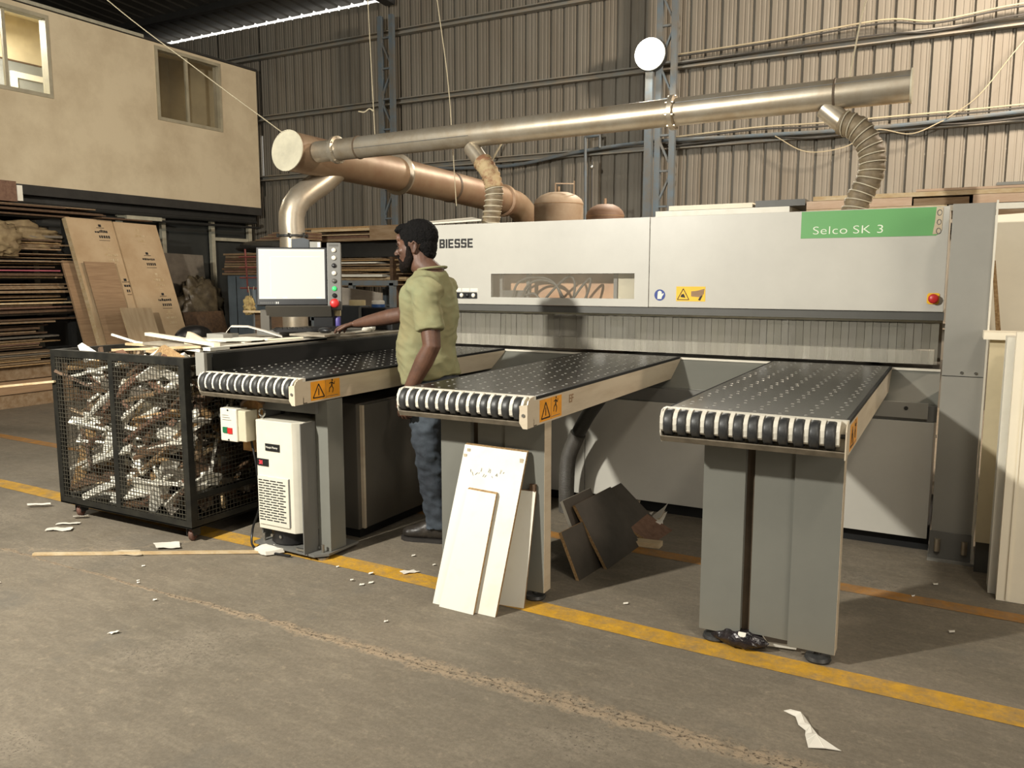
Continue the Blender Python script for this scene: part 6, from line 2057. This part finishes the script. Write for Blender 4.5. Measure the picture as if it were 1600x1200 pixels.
def print_block(parent, y, z, w, mat):
    """illegible carton print: little emblem over two lines"""
    def X(zz):
        return (-8.47 - 0.73 * zz / 2.125 + 0.0015) if parent is p1 else (-8.44 - 0.74 * zz / 2.105 + 0.0015)
    m = MB()
    rr = random.Random(int(y * 100 + z * 10))
    def dash(ya, yb, zz, h):
        m.add([(X(zz), ya, zz), (X(zz), yb, zz), (X(zz + h), yb, zz + h), (X(zz + h), ya, zz + h)], [(0, 1, 2, 3)])
    dash(y - 0.018, y + 0.018, z + 0.05, 0.03)
    dash(y - 0.05, y + 0.05, z + 0.035, 0.006)
    a = y - w / 2
    while a < y + w / 2:
        b = a + rr.uniform(0.012, 0.026)
        dash(a, b, z - 0.02 + rr.uniform(-0.004, 0.004), rr.uniform(0.018, 0.034))
        a = b + 0.006
    a = y - w / 4
    while a < y + w / 2.2:
        b = a + rr.uniform(0.014, 0.022)
        dash(a, b, z - 0.085, 0.032)
        a = b + 0.010
    dash(y - w / 3, y + w / 2, z - 0.115, 0.005)
    m.obj('carton_print', mat, parent, kind='stuff')


print_block(p1, 6.36, 1.98, 0.17, 'ink')
print_block(p1, 6.40, 1.70, 0.17, 'wood_pale')
print_block(p2, 6.90, 1.66, 0.17, 'ink')
print_block(p2, 6.95, 1.40, 0.17, 'wood_pale')
print_block(p2, 6.96, 1.15, 0.17, 'ink')
print_block(p2, 6.86, 1.95, 0.15, 'wood_pale')
print_block(p2, 6.98, 0.93, 0.15, 'wood_pale')
print_block(p1, 6.50, 1.33, 0.07, 'ink')
box('top_board', 'wood_dark', (-9.3, -9.1, 6.35, 7.05, 2.13, 2.145), None, org=(-9.2, 6.7, 2.13), label='thin dark board lying across the tops of the cardboard packs', cat='board')

# things leaning at the partition
slab8('pale_board', 'ply_grey', [(-9.68, 7.75, 0.0), (-9.65, 8.42, 0.0), (-9.80, 8.42, 1.75), (-9.83, 7.75, 1.77)], 0, (-0.02, 0, 0), 'grey stained board standing against the dark partition', cat='board')
lump('film_bundle', 'sheet_film', (-9.45, 8.05, 1.0), (0.10, 0.40, 0.42), 'crumpled dark plastic film bundle at the foot of the stained board', 'bundle', 0.30, 4, 3)
slab8('brown_board', 'wood_dark', [(-9.0, 7.55, 0.0), (-8.95, 8.25, 0.0), (-9.30, 8.30, 0.95), (-9.35, 7.65, 0.95)], 0, (-0.03, 0, 0), 'dark brown board leaning under the film bundle', cat='board')
lump('film_bundle', 'sheet_film', (-8.9, 8.55, 0.55), (0.14, 0.22, 0.5), 'pale plastic film hanging between stained board and grey cabinet', 'bundle', 0.35, 3, 9)
ch = thing('chair', 'black rounded chair back showing above the scrap cage', 'chair', (-7.7, 6.4, 0))
s = MB().ell((-7.72, 6.45, 0.74), (0.10, 0.26, 0.14), 24, 14)
s.obj('backrest', 'black_plastic', ch, True)
MB().ell((-7.55, 6.42, 0.46), (0.26, 0.26, 0.05), 20, 10).obj('seat', 'black_plastic', ch, True)
MB().cyl((-7.6, 6.42, 0.05), (-7.6, 6.42, 0.46), 0.03).obj('pedestal', 'steel_dark', ch)
for k in range(5):
    t = k * 2 * pi / 5
    MB().bar((-7.6, 6.42, 0.05), (-7.6 + 0.27 * cos(t), 6.42 + 0.27 * sin(t), 0.03), 0.03, 0.03).obj('leg', 'steel_dark', ch)

# grey cabinet and brown boards stacked at the back
gc = thing('steel_cabinet', 'grey blue steel cabinet at the back behind the hanging gloves', 'cabinet', (-8.75, 8.5, 0))
box('cabinet_body', 'cab_blue', (-9.12, -8.36, 8.25, 8.70, 0, 1.46), gc, bevel=0.004)
box('door', 'cab_blue', (-9.10, -8.95, 8.238, 8.25, 0.03, 1.44), gc)
box('door', 'cab_blue', (-8.93, -8.38, 8.238, 8.25, 0.03, 1.44), gc)
box('dark_seam', 'dark_gap', (-8.952, -8.928, 8.242, 8.25, 0.03, 1.44), gc)
R.seed(31)
for k in range(9):
    z = 1.462 + k * 0.034
    box('cabinet_board', ('wood', 'ply_red', 'wood_dark', 'wood')[k % 4], (-9.12 + R.uniform(-0.05, 0.05), -8.3 + R.uniform(-0.05, 0.3), 8.2 + R.uniform(-0.03, 0.05), 8.65, z, z + 0.026), None, org=(-8.7, 8.4, z),
        label='brown board, %s up in the stack on the grey blue steel cabinet' % ORD[k], cat='board', group='boards on the steel cabinet')
lump('dark_cover', 'steel_dark', (-8.35, 8.45, 1.85), (0.75, 0.25, 0.10), 'dark cover sheet draped over the board stack on the cabinet', 'cover', 0.12, 2, 2)
for k in range(5):
    z = 1.93 + k * 0.022
    box('brown_strip', 'ply_red' if k % 2 else 'wood', (-8.6 + 0.08 * k, -7.75, 8.3, 8.7, z, z + 0.016), None, org=(-8.2, 8.4, z),
        label='thin brown strip, %s up in the heap over the dark cover beside the drop duct' % ORD[k], cat='strip', group='brown strips above the dark cover')
hg = thing('glove_stand', 'blue pole with dark red rungs and work gloves hanging on it', 'stand', (-7.2, 6.9, 0))
MB().tube([(-7.20, 6.90, 0), (-7.20, 6.90, 1.28)], 0.028, 10).obj('pole', 'steel_blue', hg, True)
MB().tube([(-7.30, 6.90, 1.25), (-7.32, 6.90, 1.75)], 0.010, 6).obj('rung_post', 'rust_red', hg, True)
for zz in (1.30, 1.42, 1.54, 1.66):
    MB().tube([(-7.42, 6.90, zz), (-7.16, 6.90, zz)], 0.010, 6).obj('rung', 'rust_red', hg, True)
MB().tube([(-7.27, 6.88, 1.32), (-7.24, 6.88, 1.15)], 0.006, 5).obj('string', 'cable_pale', hg)
MB().tube([(-7.18, 6.88, 1.32), (-7.22, 6.88, 1.15)], 0.006, 5).obj('string', 'cable_pale', hg)
lump('work_gloves', 'glove_rag', (-7.23, 6.84, 1.09), (0.075, 0.05, 0.11), 'pair of pale work gloves hanging from the blue pole', 'gloves', 0.5, 3, 4)
strip('cross_stick', (-6.15, 5.75, 1.09), (-5.55, 5.90, 1.09), 0.03, 0.02, 'wood_pale', 'horizontal pale stick behind the monitor stand', cat='stick')
box('stick_stand', 'wood_dark', (-6.10, -5.55, 5.84, 5.90, 0, 1.075), None, org=(-5.8, 5.8, 0), label='dark brown crate side under the horizontal pale stick', cat='crate')

# back rack of boards behind the operator
br = thing('back_rack', 'dark steel rack with boards along the back wall behind the operator', 'rack', (-7.0, 9.3, 0))
box('rack_beam', 'steel_dark', (-8.5, -6.0, 9.10, 9.20, 1.71, 1.92), br)
for xx in (-8.4, -6.9, -6.05):
    box('rack_post', 'steel_dark', (xx - 0.04, xx + 0.04, 9.22, 9.30, 0, 1.92), br)
    box('rack_arm', 'steel_dark', (xx - 0.03, xx + 0.03, 8.95, 9.6, 1.27, 1.30), br)
box('rack_back', 'wood_dark', (-6.75, -6.70, 8.9, 9.5, 0.0, 1.70), br)
R.seed(8)
for lev, (za, zb) in enumerate(((1.30, 1.69), (1.925, 2.10))):
    z = za
    k = -1
    while z < zb:
        k += 1
        t = R.choice((0.012, 0.018, 0.026, 0.034))
        a = -8.5 + R.uniform(0, 0.5)
        b = R.uniform(-7.3, -6.2)
        mt = R.choice(wm + ['laminate'])
        box('shelf_board', mt, (a, b, 8.95 + R.uniform(-0.05, 0.08), 9.55, z, z + t), None, org=(a, 9.2, z),
            label='%s board, %s up on the %s level of the dark rack behind the man' % (CW[mt], ORD[k], ('lower', 'upper')[lev]), cat='board', group='boards on the %s back rack level' % ('lower', 'upper')[lev])
        z += t + R.choice((0.002, 0.006, 0.016))
box('thick_plank_stack', 'wood', (-7.05, -6.2, 8.86, 9.5, 1.925, 2.12), None, org=(-6.6, 9, 1.925), label='thick brown plank stack on the upper rack level by the head of the operator', cat='planks')
bt = thing('blue_frame', 'blue steel frame table behind the tool case', 'table', (-6.3, 7.6, 0))
for xx in (-6.95, -6.35, -5.75):
    box('leg', 'steel_blue', (xx - 0.03, xx + 0.03, 7.60, 7.66, 0, 1.36), bt)
box('top_rail', 'steel_blue', (-7.0, -5.7, 7.60, 7.66, 1.33, 1.39), bt)
box('low_rail', 'steel_blue', (-7.0, -5.7, 7.60, 7.66, 0.9, 0.94), bt)
slab8('lean_board', 'ply_grey', [(-5.55, 6.2, 0), (-4.95, 6.35, 0), (-5.00, 6.45, 1.27), (-5.62, 6.30, 1.35)], 0, (0, 0.02, 0), 'grey brown board standing behind the tape rolls and tool case', cat='board')
box('upright_board', 'ply_grey', (-5.30, -5.02, 7.9, 7.93, 0, 1.8), None, org=(-5.1, 7.9, 0), label='dark upright panel behind the head and shoulder of the operator', cat='panel')
# daylight slit closers on the left edge of the clad wall
